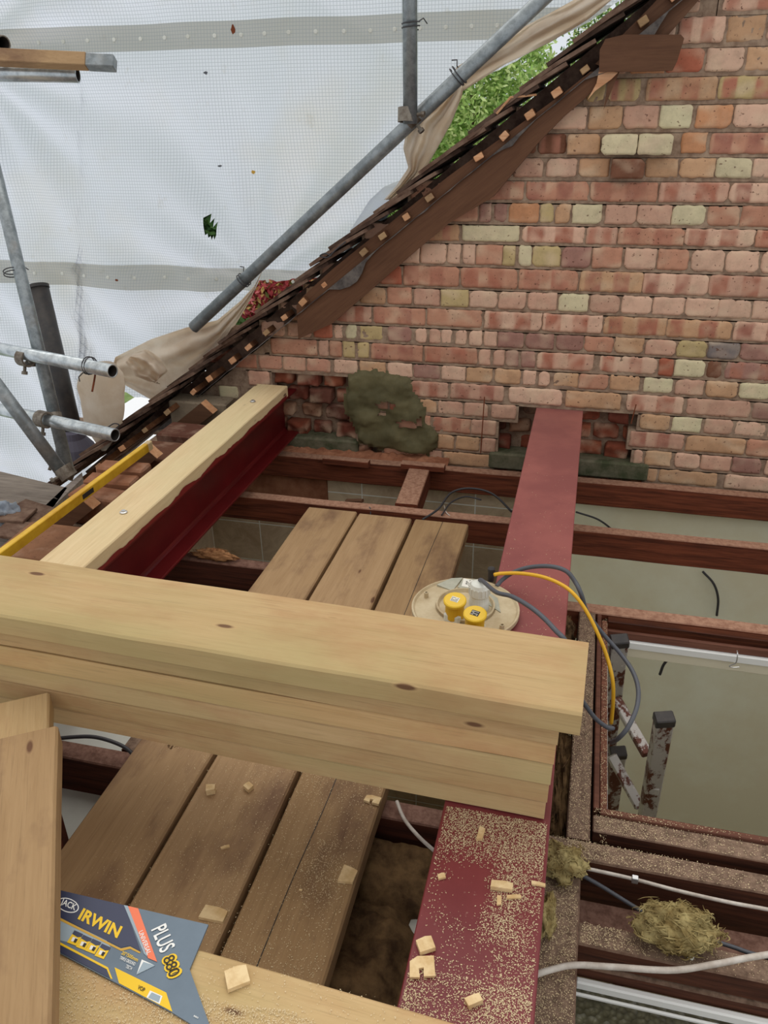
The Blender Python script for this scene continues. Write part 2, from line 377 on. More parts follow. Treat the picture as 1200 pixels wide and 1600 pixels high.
    def build(s, name, mat, parent=None, smooth=False, attr=False, loc=None, rot=None):
        me = bpy.data.meshes.new(name); me.from_pydata(s.v, [], s.f); me.update()
        if isinstance(mat, str): mat = [mat]
        for m_ in mat: me.materials.append(MATS[m_])
        if attr:
            at = me.color_attributes.new('bcol', 'FLOAT_COLOR', 'CORNER'); d = []
            for f, c in zip(me.polygons, s.c): d += list(c) * f.loop_total
            at.data.foreach_set('color', d)
        if smooth: me.polygons.foreach_set('use_smooth', [True] * len(me.polygons))
        o = bpy.data.objects.new(name, me); C.objects.link(o)
        if parent: o.parent = parent
        if loc is not None: o.location = loc
        if rot is not None: o.rotation_euler = rot
        return o
def tag(o, label, cat, group=None, kind=None):
    o['label'] = label; o['category'] = cat
    if group: o['group'] = group
    if kind: o['kind'] = kind
    return o
def struct(o, label=None):
    o['kind'] = 'structure'
    if label: o['label'] = label
    return o
def empty(name, loc, label, cat, group=None, rot=None):
    o = bpy.data.objects.new(name, None); C.objects.link(o); o.location = loc; o.empty_display_size = 0.05
    if rot is not None: o.rotation_euler = rot
    return tag(o, label, cat, group)
def recenter(o):        # move origin to the base centre of the mesh
    me = o.data; xs = [v.co.x for v in me.vertices]; ys = [v.co.y for v in me.vertices]; zs = [v.co.z for v in me.vertices]
    c = Vector(((min(xs) + max(xs)) / 2, (min(ys) + max(ys)) / 2, min(zs)))
    me.transform(Matrix.Translation(-c)); o.location = o.location + c
    return o
def catmull(pts, n=8):
    P = [Vector(p) for p in pts]; P = [P[0] * 2 - P[1]] + P + [P[-1] * 2 - P[-2]]; out = []
    for i in range(1, len(P) - 2):
        for k in range(n):
            t = k / n; a, b, c, d = P[i - 1:i + 3]
            out.append(0.5 * ((2 * b) + (c - a) * t + (2 * a - 5 * b + 4 * c - d) * t * t + (3 * b - a - 3 * c + d) * t ** 3))
    out.append(P[-2]); return out
def board(name, p0, p1, width, thick, mat, bev=0.003, bow=0.0, seed=0, side=None):
    """A sawn board: p0,p1 are the centre line of its TOP face; local x runs along it."""
    p0, p1 = Vector(p0), Vector(p1); L = (p1 - p0).length; t = (p1 - p0).normalized()
    up = Vector((0, 0, 1)); s = up.cross(t).normalized() if side is None else Vector(side).normalized(); up = t.cross(s)
    rnd = random.Random(seed); mb = MB(); nx = max(4, int(L / 0.05)); e = bev
    prof = [(-width / 2, -e), (-width / 2 + e, 0), (width / 2 - e, 0), (width / 2, -e), (width / 2, -thick + e), (width / 2 - e, -thick), (-width / 2 + e, -thick), (-width / 2, -thick + e)]
    vs = []
    for i in range(nx + 1):
        x = -L / 2 + L * i / nx; b = bow * (1 - (2 * i / nx - 1) ** 2)
        for (a, z) in prof:
            j = mnoise.noise(Vector((x * 4, a * 9 + seed * 3.1, z * 9))) * 0.0018
            vs.append((x, a + j, z + j * 0.7 + thick / 1.0 + b))
    m = 8
    fs = [(i * m + k, (i + 1) * m + k, (i + 1) * m + (k + 1) % m, i * m + (k + 1) % m) for i in range(nx) for k in range(m)]
    fs += [tuple(range(m)), tuple(reversed(range(nx * m, nx * m + m)))]
    mb.add(vs, fs); o = mb.build(name, mat)
    R3 = Matrix((t, s, up)).transposed(); c = (p0 + p1) / 2 - up * thick
    o.matrix_world = Matrix.Translation(c) @ R3.to_4x4()
    return o

# ================================================================ THE GABLE WALL
WY = 3.07
def roofz(x): return 0.215 + 0.775 * x
PINK, SAL, RED, CRM, ORG, PUR, GRY, YEL = [(204, 160, 136), (192, 140, 114), (178, 106, 82), (216, 202, 164), (206, 148, 108), (164, 122, 108), (134, 124, 120), (196, 172, 124)]
LPK, TAN, DRK = (218, 178, 152), (200, 158, 122), (130, 88, 68)
CODE = {'P': PINK, 'S': SAL, 'R': RED, 'C': CRM, 'O': ORG, 'U': PUR, 'G': GRY, 'Y': YEL, 'L': LPK, 'T': TAN, 'D': DRK}
# each course: pixel height of its top at x=1000, then (left, right, colour[, x = kiss-marked bands])
ROWS = [
 (-7, -22, [(1050, 1095, 'P'), (1130, 1236, 'Lx')]),
 (-6, 30, [(1000, 1055, 'L'), (1060, 1132, 'Lx'), (1137, 1196, 'T'), (1200, 1258, 'P')]),
 (-5, 78, [(985, 1040, 'O'), (1043, 1100, 'R'), (1104, 1162, 'L'), (1166, 1222, 'T')]),
 (-4, 122, [(918, 947, 'Y'), (950, 1000, 'Yx'), (1010, 1120, 'Tx'), (1123, 1235, 'Yx')]),
 (-3, 165, [(863, 917, 'L'), (920, 972, 'T'), (974, 1028, 'P'), (1031, 1081, 'C'), (1088, 1144, 'O'), (1147, 1205, 'L')]),
 (-2, 208, [(785, 837, 'D'), (840, 884, 'Dx'), (887, 938, 'T!'), (940, 995, 'C!!'), (996, 1049, 'C!!'), (1065, 1104, 'O'), (1110, 1225, 'Sx')]),
 (-1, 247, [(770, 800, 'P'), (803, 848, 'P'), (854, 901, 'L'), (905, 952, 'T'), (955, 1006, 'D!!'), (1008, 1059, 'T'), (1062, 1117, 'T'), (1119, 1175, 'C'), (1177, 1235, 'L')]),
 (0, 284, [(737, 818, 'Sx'), (822, 920, 'Sx'), (923, 1028, 'Sx'), (1030, 1138, 'Px'), (1140, 1250, 'Lx')]),
 (1, 320, [(702, 746, 'S'), (749, 767, 'U'), (772, 792, 'U'), (795, 842, 'O'), (844, 865, 'Y'), (868, 891, 'T'), (894, 940, 'C'), (946, 994, 'P'), (996, 1049, 'P'), (1050, 1102, 'C'), (1106, 1156, 'S'), (1158, 1210, 'S')]),
 (2, 356, [(660, 717, 'Tx'), (722, 811, 'C'), (816, 913, 'Lx'), (916, 964, 'Px'), (966, 1069, 'Sx'), (1070, 1179, 'Lx'), (1181, 1290, 'Sx')]),
 (3, 388, [(622, 655, 'L'), (657, 697, 'L'), (699, 719, 'L'), (723, 742, 'L'), (744, 785, 'S'), (786, 805, 'Y'), (810, 830, 'C'), (832, 876, 'Y'), (878, 923, 'U'), (926, 972, 'S'), (976, 1025, 'L'), (1028, 1076, 'S'), (1081, 1132, 'L'), (1134, 1186, 'L'), (1190, 1240, 'L')]),
 (4, 426, [(590, 627, 'R'), (630, 717, 'Sx'), (720, 808, 'Sx'), (811, 903, 'Sx'), (906, 1004, 'Tx'), (1005, 1107, 'Lx'), (1108, 1212, 'Px')]),
 (5, 463, [(562, 602, 'T'), (605, 643, 'S'), (647, 687, 'P'), (689, 732, 'Y'), (734, 777, 'L'), (779, 821, 'P'), (825, 870, 'P'), (873, 919, 'C'), (922, 968, 'P'), (971, 1018, 'L'), (1020, 1069, 'L'), (1071, 1122, 'L'), (1121, 1174, 'L'), (1176, 1230, 'L')]),
 (6, 496, [(521, 580, 'Px'), (583, 664, 'Sx'), (667, 753, 'S'), (757, 846, 'Lx'), (848, 941, 'Lx'), (943, 1041, 'Tx'), (1042, 1143, 'Tx'), (1147, 1250, 'Lx')]),
 (7, 529, [(490, 519, 'R'), (521, 536, 'L'), (540, 557, 'C'), (561, 598, 'Y'), (606, 643, 'U'), (649, 666, 'L'), (671, 688, 'P'), (689, 706, 'L'), (712, 729, 'L'), (733, 753, 'L'), (756, 776, 'L'), (778, 818, 'U'), (821, 865, 'U'), (869, 911, 'U'), (913, 958, 'S'), (960, 1005, 'T'), (1009, 1056, 'P'), (1058, 1104, 'Y'), (1106, 1155, 'G'), (1157, 1210, 'U')]),
 (8, 558, [(423, 495, 'S'), (498, 513, 'P'), (515, 534, 'S'), (536, 554, 'Y'), (558, 576, 'Y'), (580, 660, 'Sx'), (663, 745, 'Sx'), (748, 766, 'P'), (771, 788, 'P'), (790, 810, 'U'), (814, 836, 'U'), (839, 927, 'Px'), (936, 1026, 'Lx'), (1029, 1052, 'R'), (1054, 1101, 'C'), (1104, 1127, 'D'), (1133, 1230, 'Ux')]),
 (9, 589, [(404, 440, 'P'), (442, 477, 'L'), (479, 516, 'P'), (522, 558, 'L'), (562, 602, 'T'), (606, 644, 'L'), (646, 687, 'U'), (690, 727, 'L'), (729, 769, 'T'), (773, 813, 'T'), (817, 837, 'L'), (842, 859, 'L'), (864, 903, 'T'), (905, 950, 'S'), (953, 999, 'T'), (1006, 1051, 'C'), (1055, 1099, 'P'), (1103, 1152, 'T'), (1155, 1202, 'C')]),
 (10, 617, [(388, 421, 'L'), (560, 638, 'S'), (641, 700, 'Px'), (704, 787, 'Px'), (795, 878, 'L'), (884, 970, 'T'), (979, 1067, 'Lx'), (1073, 1172, 'P'), (1176, 1225, 'U')]),
 (11, 647, [(342, 372, 'C'), (565, 606, 'S'), (609, 647, 'R'), (650, 682, 'T'), (684, 723, 'P'), (725, 762, 'P'), (767, 806, 'P'), (1000, 1046, 'T'), (1050, 1095, 'C'), (1101, 1145, 'P'), (1148, 1196, 'L')]),
 (12, 674, [(590, 672, 'S'), (676, 735, 'Sx'), (736, 775, 'P'), (984, 1068, 'Px'), (1072, 1164, 'T'), (1167, 1260, 'S')]),
 (13, 703, [(560, 640, 'S'), (643, 680, 'T'), (684, 709, 'T'), (712, 749, 'T'), (753, 774, 'P'), (990, 1004, 'P'), (1008, 1048, 'T'), (1054, 1093, 'L'), (1095, 1142, 'P'), (1144, 1189, 'U'), (1196, 1240, 'L')]),
 (14, 730, [(600, 666, 'S'), (669, 690, 'P'), (693, 768, 'T'), (1009, 1027, 'T'), (1029, 1121, 'T'), (1132, 1225, 'L')]),
]
bricks = MB(); bvc = []; mort = MB(); inner = MB()
def rc(c, v=0.10):
    r = random.uniform(-v, v); q = lin(c); g = random.uniform(-v, v) * 0.3
    return (min(1, q[0] * (1 + r)), min(1, q[1] * (1 + r + g)), min(1, q[2] * (1 + r + g)), 1)
def mixc(a, b, t): return tuple(a[i] + (b[i] - a[i]) * t for i in range(3)) + (1,)
def onebrick(x0, x1, z0, z1, yf, col, stripes=None, rough=0.0):
    nx = max(5, int((x1 - x0) / 0.007)); nz = 8; g = {}; vs = []; vc = []
    ph = random.uniform(0, 50); other = mixc(col, lin((226, 200, 168)), .45)
    cut = [random.choice([0.0, 0.003, 0.006, 0.012]) for _ in range(4)]
    for j in range(nz + 1):
        for i in range(nx + 1):
            u, v = i / nx, j / nz; x, z = lerp(x0, x1, u), lerp(z0, z1, v)
            du = min(u, 1 - u) * (x1 - x0); dv = min(v, 1 - v) * (z1 - z0)
            k = cut[(u > .5) + 2 * (v > .5)]
            if du + dv < k: m = (k - du - dv) / 2; x += m * (1 if u < .5 else -1); z += m * (1 if v < .5 else -1)
            n1 = mnoise.noise(Vector((x * 26, z * 26, ph)))
            edge = max(0, 1 - min(du, dv) / 0.004)
            y = yf + 0.0022 * edge + n1 * (0.002 + rough) + max(0, mnoise.noise(Vector((x * 70, z * 70, ph))) - .35) * 0.008 * (1 if rough == 0 else 2)
            if du < 0.001: x += mnoise.noise(Vector((z * 55, ph, 1))) * 0.0035
            if dv < 0.001: z += mnoise.noise(Vector((x * 45, ph, 3))) * 0.003
            c = mixc(col, other, max(0, min(1, mnoise.noise(Vector((x * 17, z * 24, ph + 9))) * 1.6)))
            if stripes:
                for (a, b, sc) in stripes:
                    wv = .018 * mnoise.noise(Vector((z * 30, ph, 2))); d = min(u - a + wv, b - u - wv) * (x1 - x0)
                    t = max(0, min(1, d / 0.006 + .5)) * max(0.0, min(1, .72 + .8 * mnoise.noise(Vector((x * 30, z * 30, ph)))))
                    if dv < 0.006: t *= .6
                    c = mixc(c, sc, t)
            g[i, j] = len(vs); vs.append((x, y, z)); vc.append(c)
    b0 = len(vs); rim = [(i, 0) for i in range(nx)] + [(nx, j) for j in range(nz)] + [(i, nz) for i in range(nx, 0, -1)] + [(0, j) for j in range(nz, 0, -1)]
    for (i, j) in rim: x, y, z = vs[g[i, j]]; vs.append((x, max(y, yf) + 0.06, z)); vc.append(mixc(col, lin(DRK), .4))
    o = len(bricks.v); bricks.v += vs; bvc.extend(vc)
    for j in range(nz):
        for i in range(nx): bricks.f.append((o + g[i, j], o + g[i + 1, j], o + g[i + 1, j + 1], o + g[i, j + 1])); bricks.c.append(col)
    n = len(rim)
    for k in range(n): bricks.f.append((o + g[rim[k]], o + b0 + k, o + b0 + (k + 1) % n, o + g[rim[(k + 1) % n]])); bricks.c.append(col)
def pix(p):
    d = p.dot(CZ); return 600 + FPX * p.dot(CX) / d, 800 + FPX * p.dot(CY) / d
def xw(px, z):          # world x on the wall face for a picture column at height z
    A = FPX * CX - (px - 600) * CZ; return -(A.y * WY + A.z * z) / A.x
zt = {r[0]: oy(1000, r[1], WY).z for r in ROWS}; zt[15] = zt[14] - 0.072
def stripes_for(c):
    hi = rc(random.choice([(182, 124, 102), (178, 116, 94), (170, 114, 96)]), .05); s0 = random.uniform(0.02, .10); e = random.uniform(.2, .28)
    return [(s0, s0 + e, hi), (s0 + .46, s0 + .46 + random.uniform(.22, .32), hi)]
def place(a, b, z0, z1, code, k):
    c = CODE[code[0]]; pr = 0.05 if '!!' in code else (0.018 if '!' in code else 0.0)
    col = rc(c, .07)
    if 380 < pix(Vector(((a + b) / 2, WY, z0)))[0] < 520 and k >= 9: col = mixc(col, lin(RED), .35)
    onebrick(a, b, z0 + random.uniform(0, .002), z1 - random.uniform(0, .002), WY - pr + random.uniform(-.003, .003), col, stripes_for(c) if 'x' in code else None)
for (k, py, row) in ROWS:
    z1 = zt[k]; z0 = zt[k + 1] + (0.0125 if k < 0 else 0.0095); zm = (z0 + z1) / 2
    W = [(xw(a, zm), xw(b, zm), c) for a, b, c in row]
    spans = []; s0 = None
    for i, (a, b, c) in enumerate(W):
        place(a, b, z0, z1, c, k)
        if s0 is None: s0 = a - .01
        if i == len(W) - 1 or W[i + 1][0] - b > 0.06: spans.append([s0, b + .01]); s0 = None
    # carry the bond on past both ends of the picture
    x = W[-1][1] + .011; w_ = .215 if k % 2 == 0 else .1025
    while x < 1.95: place(x, x + w_, z0, z1, random.choice(['Px', 'Sx', 'Lx', 'S']) if k % 2 == 0 else random.choice('PPSLLTCY'), k); x += w_ + .011
    spans[-1][1] = 1.97
    x = W[0][0] - .011 - w_
    while x > -2.3 and zm < roofz(x + w_ / 2) - .05 and k < 10: place(x, x + w_, z0, z1, random.choice('PSTL'), k); spans[0][0] = x - .01; x -= w_ + .011
    for a, b in spans: mort.box((a, WY + 0.0045, z0 - .013), (b, WY + 0.055, z1 + .001))
for k in range(-8, -15, -1):            # courses above the picture
    z1 = zt[-7] + .085 * (-7 - k); z0 = z1 - .072; w_ = .215 if k % 2 == 0 else .1025; x = 1.95 - w_
    while (z0 + z1) / 2 < roofz(x + w_ / 2) - .05 and x > -1: place(x, x + w_, z0, z1, random.choice(['Px', 'Sx', 'Lx', 'S']) if k % 2 == 0 else random.choice('PPSLLTCY'), k); x -= w_ + .011
    mort.box((x + w_, WY + 0.0045, z0 - .013), (1.97, WY + 0.055, z1 + .001))
# broken inner leaf seen in the pockets cut for the beams
for k in range(9, 16):
    zt_ = -0.257 - 0.075 * k
    for i in range(26):
        x = -1.62 + i * 0.113 + (0.05 if k % 2 else 0) ; 
        if not (-1.6 < x < -0.75 or -0.45 < x < 0.42): continue
        c = rc(random.choice([(142, 78, 58), (156, 90, 66), (120, 66, 52), (146, 104, 80), (104, 66, 54)]), .12)
        onebrick(x, x + random.uniform(.07, .102), zt_ - 0.062, zt_ - random.uniform(.002, .01), WY + (0.035 if x < -.7 else 0.055) + random.uniform(-.02, .025), c, None, 0.016)
inner.box((-1.62, WY + 0.085, -1.42), (-0.7, WY + 0.13, -0.85)); inner.box((-0.46, WY + 0.085, -1.42), (0.45, WY + 0.13, -0.98))
wb = bricks.build('wall_back', 'brick')
at_ = wb.data.color_attributes.new('bcol', 'FLOAT_COLOR', 'POINT'); at_.data.foreach_set('color', [q for c in bvc for q in c])
wb.data.polygons.foreach_set('use_smooth', [True] * len(wb.data.polygons)); struct(wb, 'gable wall of old pink and cream bricks in alternate bands')
mo = mort.build('mortar', 'mortar', wb)
inner.build('broken_core', 'mortar', wb)
# solid core of the wall behind the facing
mb = MB()
pts = [(-2.62, -1.4)] + [(x_, max(-1.39, min(1.12, roofz(x_) - 0.07))) for x_ in (-2.0, -1.0, 0.0, 1.2, 1.99)] + [(1.99, -1.4)]
n = len(pts); vs = [(p[0], WY + 0.13, p[1]) for p in pts] + [(p[0], WY + 0.26, p[1]) for p in pts]
mb.add(vs, [tuple(range(n)), tuple(reversed(range(n, 2 * n)))] + [(k, n + k, n + (k + 1) % n, (k + 1) % n) for k in range(n)]); mb.build('wall_core', 'mortar', wb)
mb = MB(); pts = [(-1.72, -1.21)] + [(x_, roofz(x_) - .10) for x_ in (-1.72, -1.0, -.4, .3)] + [(.3, -.5), (-.8, -.88), (-1.30, -.93), (-1.40, -1.21)]; n = len(pts)
mb.add([(p[0], WY + .009, p[1]) for p in pts] + [(p[0], WY + .12, p[1]) for p in pts], [tuple(range(n)), tuple(reversed(range(n, 2 * n)))] + [(k, n + k, n + (k + 1) % n, (k + 1) % n) for k in range(n)]); mb.build('bedding', 'mortar', wb)
# pad stones (concrete) under the beams
for (x0, x1, nm) in ((-0.335, 0.30, 'right'), (-1.40, -0.90, 'left')):
    mb = MB(); mb.box((x0, WY - 0.012, -1.365), (x1, WY + 0.085, -1.292), bev=0.008)
    tag(recenter(mb.build('padstone', 'concrete')), 'damp green-grey concrete padstone under the %s red steel' % ('right-hand' if nm == 'right' else 'timber-topped left'), 'padstone')
# rubble ledge at the foot of the wall left
mb = MB(); rnd = random.Random(3)
nx, ny = 60, 8; vs = []
for i in range(nx + 1):
    for j in range(ny + 1):
        x = lerp(-1.25, -0.5, i / nx); y = lerp(3.022, 3.069, j / ny); vs.append((x, y, -1.352 + 0.012 * j / ny + 0.022 * abs(mnoise.noise(Vector((x * 30, y * 40, 0)))) * (1 if j else 0)))
mb.add(vs, [(i * (ny + 1) + j, (i + 1) * (ny + 1) + j, (i + 1) * (ny + 1) + j + 1, i * (ny + 1) + j + 1) for i in range(nx) for j in range(ny)])
o = mb.build('brick_rubble', 'pink_plaster'); tag(o, 'crumbled pink brick dust and mortar along the foot of the wall', 'rubble', kind='stuff')

# wet cement patch trowelled onto the bricks
poly = [oy(*p, 3.06) for p in ((541, 585), (560, 578), (585, 574), (612, 584), (640, 590), (648, 612), (664, 640), (668, 662), (686, 682), (684, 700), (668, 715), (630, 710), (590, 703), (560, 694), (552, 668), (538, 645), (536, 622), (542, 605))]
P2 = [(p.x, p.z) for p in poly]; mb = MB(); H = 0.011; xs0, xs1 = min(p[0] for p in P2), max(p[0] for p in P2); zs0, zs1 = min(p[1] for p in P2), max(p[1] for p in P2)
ids = {}
def pv(i, j):
    if (i, j) not in ids:
        x, z = xs0 + i * H, zs0 + j * H
        jx, jz = mnoise.noise(Vector((x * 60, z * 60, 2))) * .006, mnoise.noise(Vector((x * 60, z * 60, 9))) * .006
        edge = not all(inpoly(x + a, z + b, P2) for a, b in ((.013, 0), (-.013, 0), (0, .013), (0, -.013)))
        y = 3.072 if edge else 3.048 - 0.016 * mnoise.noise(Vector((x * 10, z * 16, 4))) - 0.007 * mnoise.noise(Vector((x * 45, z * 70, 1)))
        ids[i, j] = len(mb.v); mb.v.append((x + jx, y, z + jz))
    return ids[i, j]
for i in range(int((xs1 - xs0) / H) + 1):
    for j in range(int((zs1 - zs0) / H) + 1):
        cx, cz = xs0 + (i + .5) * H, zs0 + (j + .5) * H
        if not inpoly(cx, cz, P2): continue
        hole = False
        for hx, hy, ra, rb in ((603, 632, .045, .014), (598, 612 + 33, .02, .008), (640, 662, .05, .016), (658, 640 + 15, .012, .02)):
            q = oy(hx, hy, 3.06)
            if ((cx - q.x) / ra) ** 2 + ((cz - q.z) / rb) ** 2 < 1 + .4 * mnoise.noise(Vector((cx * 50, cz * 50, 0))): hole = True
        if hole: continue
        mb.f.append((pv(i, j), pv(i + 1, j), pv(i + 1, j + 1), pv(i, j + 1))); mb.c.append((1, 1, 1, 1))
o = mb.build('cement_patch', 'wet_cement', smooth=True); tag(o, 'olive-grey wet cement patch trowelled over the brick wall', 'cement')

# long screws stuck in the wall
for (a, b, lb) in (((757, 620), (751, 708), 'thin dark rod standing against the wall right of the cement patch'), ((994, 632), (986, 662), 'short dark nail standing by the right edge of the beam pocket')):
    mb = MB(); mb.tube([oy(*a, 3.045), oy(*b, 3.05)], 0.0022, 6)
    tag(recenter(mb.build('steel_pin', 'rust')), lb, 'nail')

# ================================================================ ROOMS BELOW THE JOISTS
ZF = -3.85
def slab(name, a, b, mat, label=None):
    mb = MB(); mb.box(a, b); return struct(mb.build(name, mat), label)
slab('floor', (-1.75, -0.6, ZF - 0.1), (2.3, 3.3, ZF), 'room_floor')
slab('wall_back_tiled', (-1.70, 3.035, ZF), (-0.14, 3.20, -1.452), 'bath_tile', 'beige tiled bathroom wall under the gable')
slab('wall_back_room', (-0.04, 3.035, ZF), (2.3, 3.20, -1.452), 'room_wall', 'pale painted room wall under the gable')
slab('wall_partition', (-0.14, 1.25, ZF), (-0.04, 3.2, -1.452), 'room_wall')
slab('wall_bathroom_left', (-1.75, 0.9, ZF), (-1.62, 3.035, -1.40), 'bath_tile')
slab('wall_right', (2.2, -0.6, ZF), (2.3, 3.035, -1.452), 'room_wall')
slab('wall_front', (-1.75, -0.7, ZF), (2.3, -0.6, -1.452), 'room_wall')
slab('wall_left_lower', (-1.75, -0.6, ZF), (-1.62, 0.9, -1.40), 'room_wall')
slab('ceiling', (-1.62, -0.6, -1.475), (-0.60, 2.02, -1.455), 'ceiling_board', 'white plasterboard ceiling seen from above between the joists').hide_render = False
bpy.data.objects['ceiling'].data.transform(Matrix.Identity(4))
# plank against tiled wall, at top left
mb = MB(); mb.box((-1.60, 3.012, -1.66), (-1.035, 3.034, -1.455), bev=.003)
tag(recenter(mb.build('plaster_panel', 'pink_plaster')), 'dusty brown board fixed over the top of the bathroom tiles', 'board')

# ================================================================ JOISTS
ZJ = -1.35
def joist(x0, x1, y0, y1, label, mat='joist', h=0.10, z=ZJ, seed=1):
    if x1 - x0 > y1 - y0: p0, p1, wd = (x0, (y0 + y1) / 2, z), (x1, (y0 + y1) / 2, z), y1 - y0
    else: p0, p1, wd = ((x0 + x1) / 2, y0, z), ((x0 + x1) / 2, y1, z), x1 - x0
    return tag(board('ceiling_joist', p0, p1, wd, h, mat, 0.003, seed=seed), label, 'joist')
joist(-1.62, 2.1, 2.975, 3.022, 'reddish ceiling joist running along the foot of the brick wall', seed=1)
joist(-1.62, 2.1, 2.560, 2.608, 'reddish ceiling joist second from the brick wall', seed=2)
joist(-1.62, -0.16, 2.070, 2.117, 'dark ceiling joist behind the left end of the board stack, holding a scrap of wool', 'joist_dark', h=0.11, seed=3)
joist(0.02, 2.1, 2.05, 2.098, 'pinkish joist along the far side of the loft hatch', seed=4)
joist(-1.62, -0.03, 1.171, 1.222, 'brown ceiling joist below the cable at lower left', 'joist_dark', h=0.11, seed=5)
joist(0.0, 2.1, 1.160, 1.208, 'brown ceiling joist along the near side of the loft hatch', 'joist_grey', h=0.13, seed=6)
joist(0.066, 0.113, 1.209, 2.049, 'sawdust-covered joist along the left side of the loft hatch', 'joist_grey', seed=7)
joist(0.097, 1.9, 0.975, 1.022, 'dusty joist under the wool tuft at lower right', 'joist_grey', h=0.052, seed=8)
joist(0.026, 0.096, 0.55, 1.11, 'grey sawdust-covered timber beside the near end of the red beam', 'joist_grey', h=0.12, z=-1.345, seed=9)
o = board('timber_noggin', (-0.915, 1.225, ZJ + 0.002), (-0.915, 1.52, ZJ + 0.002), 0.10, 0.09, 'joist_grey', seed=10); tag(o, 'short brown timber piece between joists beside the left cable', 'timber')
# noggin and trimmer near the wall
o = board('timber_noggin', (-0.585, 2.61, ZJ + 0.012), (-0.605, 2.965, ZJ + 0.012), 0.085, 0.09, 'joist', seed=11); tag(o, 'dusty pink noggin linking the first two joists, wires across it', 'timber')
o = board('timber_cleat', (-0.68, 2.952, ZJ + 0.03), (-0.50, 2.952, ZJ + 0.03), 0.04, 0.026, 'joist', seed=12); tag(o, 'small cleat on the wall joist above the noggin', 'timber')
o = board('timber_cleat', (-1.02, 2.955, ZJ + 0.022), (-0.82, 2.952, ZJ + 0.022), 0.035, 0.03, 'joist', seed=13); tag(o, 'thin cleat on the wall joist below the cement patch', 'timber')
o = board('timber_sliver', (-0.83, 2.64, ZJ - 0.01), (-0.76, 2.625, ZJ + 0.005), 0.02, 0.012, 'rafter_wood', seed=14); tag(o, 'small brown wood sliver behind the second joist', 'timber')

# ================================================================ LOFT HATCH
h = empty('loft_hatch_frame', (0.6, 1.65, -1.43), 'brown timber frame lining the square loft hatch opening', 'hatch')
def part(nm, a, b, mat, parent, bev=.002, lab=None):
    mb = MB(); mb.box(a, b, bev=bev); o = mb.build(nm, mat, parent)
    c = parent.location; o.data.transform(Matrix.Translation(-Vector(c)))
    if lab: o['label'] = lab
    return o
part('side_lining', (0.118, 1.30, -1.45), (0.130, 2.046, -1.349), 'brown_frame', h)
part('side_lining', (0.132, 1.30, -1.45), (0.148, 2.030, -1.358), 'brown_frame', h)
part('far_lining', (0.148, 2.018, -1.380), (2.0, 2.046, -1.352), 'varnished', h)
part('far_bead', (0.134, 2.005, -1.400), (2.0, 2.0175, -1.376), 'brown_frame', h)
part('far_trim', (0.149, 1.995, -1.424), (2.0, 2.03, -1.4005), 'white_gloss', h, lab='white moulded trim below the brown lining')
part('far_board', (0.149, 2.00, -1.456), (2.0, 2.012, -1.4245), 'cream_board', h, lab='cream board edge below the white trim')
part('near_lining', (0.118, 1.238, -1.42), (2.0, 1.283, -1.352), 'joist_grey', h)
part('near_bead', (0.132, 1.284, -1.42), (2.0, 1.298, -1.345), 'brown_frame', h)
part('near_rebate', (0.132, 1.2985, -1.43), (2.0, 1.310, -1.356), 'brown_frame', h)
part('side_edge', (0.149, 1.31, -1.47), (0.153, 1.984, -1.40), 'white_gloss', h, lab='thin white edge strip')
mb = MB(); q = oy(1152, 1018, 1.98); mb.tube(catmull([q + Vector(v) for v in ((0, 0.004, 0), (0, -0.01, -.004), (0, -0.012, -0.03), (-0.014, -0.01, -0.045), (-0.004, -0.008, -0.05), (0.012, -0.008, -0.046))], 5), 0.0016, 6)
tag(recenter(mb.build('cup_hook', 'steel_bright')), 'small metal hook hanging from the white hatch trim', 'hook')

# step ladder standing in the room under the hatch
def obox(mb, p0, p1, wv, tv, w_, t_):
    p0, p1 = Vector(p0), Vector(p1); ax = (p1 - p0).normalized(); wv = (Vector(wv) - ax * ax.dot(Vector(wv))).normalized(); tv = ax.cross(wv)
    M4 = Matrix((ax, wv, tv)).transposed().to_4x4(); M4.translation = p0
    mb.box((0, -w_ / 2, -t_ / 2), ((p1 - p0).length, w_ / 2, t_ / 2), M4, bev=0.003)
ld = empty('step_ladder', (0.2, 1.6, ZF), 'paint-splattered metal ladder standing in the room below the loft hatch', 'ladder')
def lpart(nm, mb, mat, lab=None):
    o = mb.build(nm, mat, ld); o.data.transform(Matrix.Translation(-ld.location)); 
    if lab: o['label'] = lab
    return o
tA = od(1040, 1120, 2.05); bA = od(1012, 1285, 2.35); bA = tA + (bA - tA) * 5.2; 
def dn(p, zf=ZF): return p
tops = [(od(1038, 1122, 2.05), od(1008, 1290, 2.38)), (od(968, 1000, 2.25), od(952, 1150, 2.62)), (od(966, 1175, 2.5), od(955, 1260, 2.8))]
for k, (a, b_) in enumerate(tops):
    d_ = (b_ - a); s_ = (ZF + 0.02 - a.z) / d_.z; e = a + d_ * s_
    if e.y > 2.95: e = Vector((e.x, 2.95, e.z))
    mb = MB(); obox(mb, a, e, CX, (0, 1, 0), 0.046, 0.03); lpart('stile', mb, 'splattered_metal')
    mb = MB(); ax = (e - a).normalized(); obox(mb, a - ax * 0.008, a + ax * 0.020, CX, (0, 1, 0), 0.050, 0.036); lpart('end_cap', mb, 'black_plastic', 'ribbed dark end cap')
for (p, q_, dp, dq) in (((962, 1092), (1012, 1180), 2.33, 2.2), ((955, 1180), (1000, 1262), 2.45, 2.4)):
    mb = MB(); obox(mb, od(*p, dp), od(*q_, dq), CX, (0, 1, 0), 0.03, 0.02); lpart('brace', mb, 'splattered_metal')
mb = MB(); a, b_ = tops[0]; d_ = b_ - a
mb2 = a + d_ * 0.62; M4 = Matrix.Translation(mb2 - CZ * 0.016); 
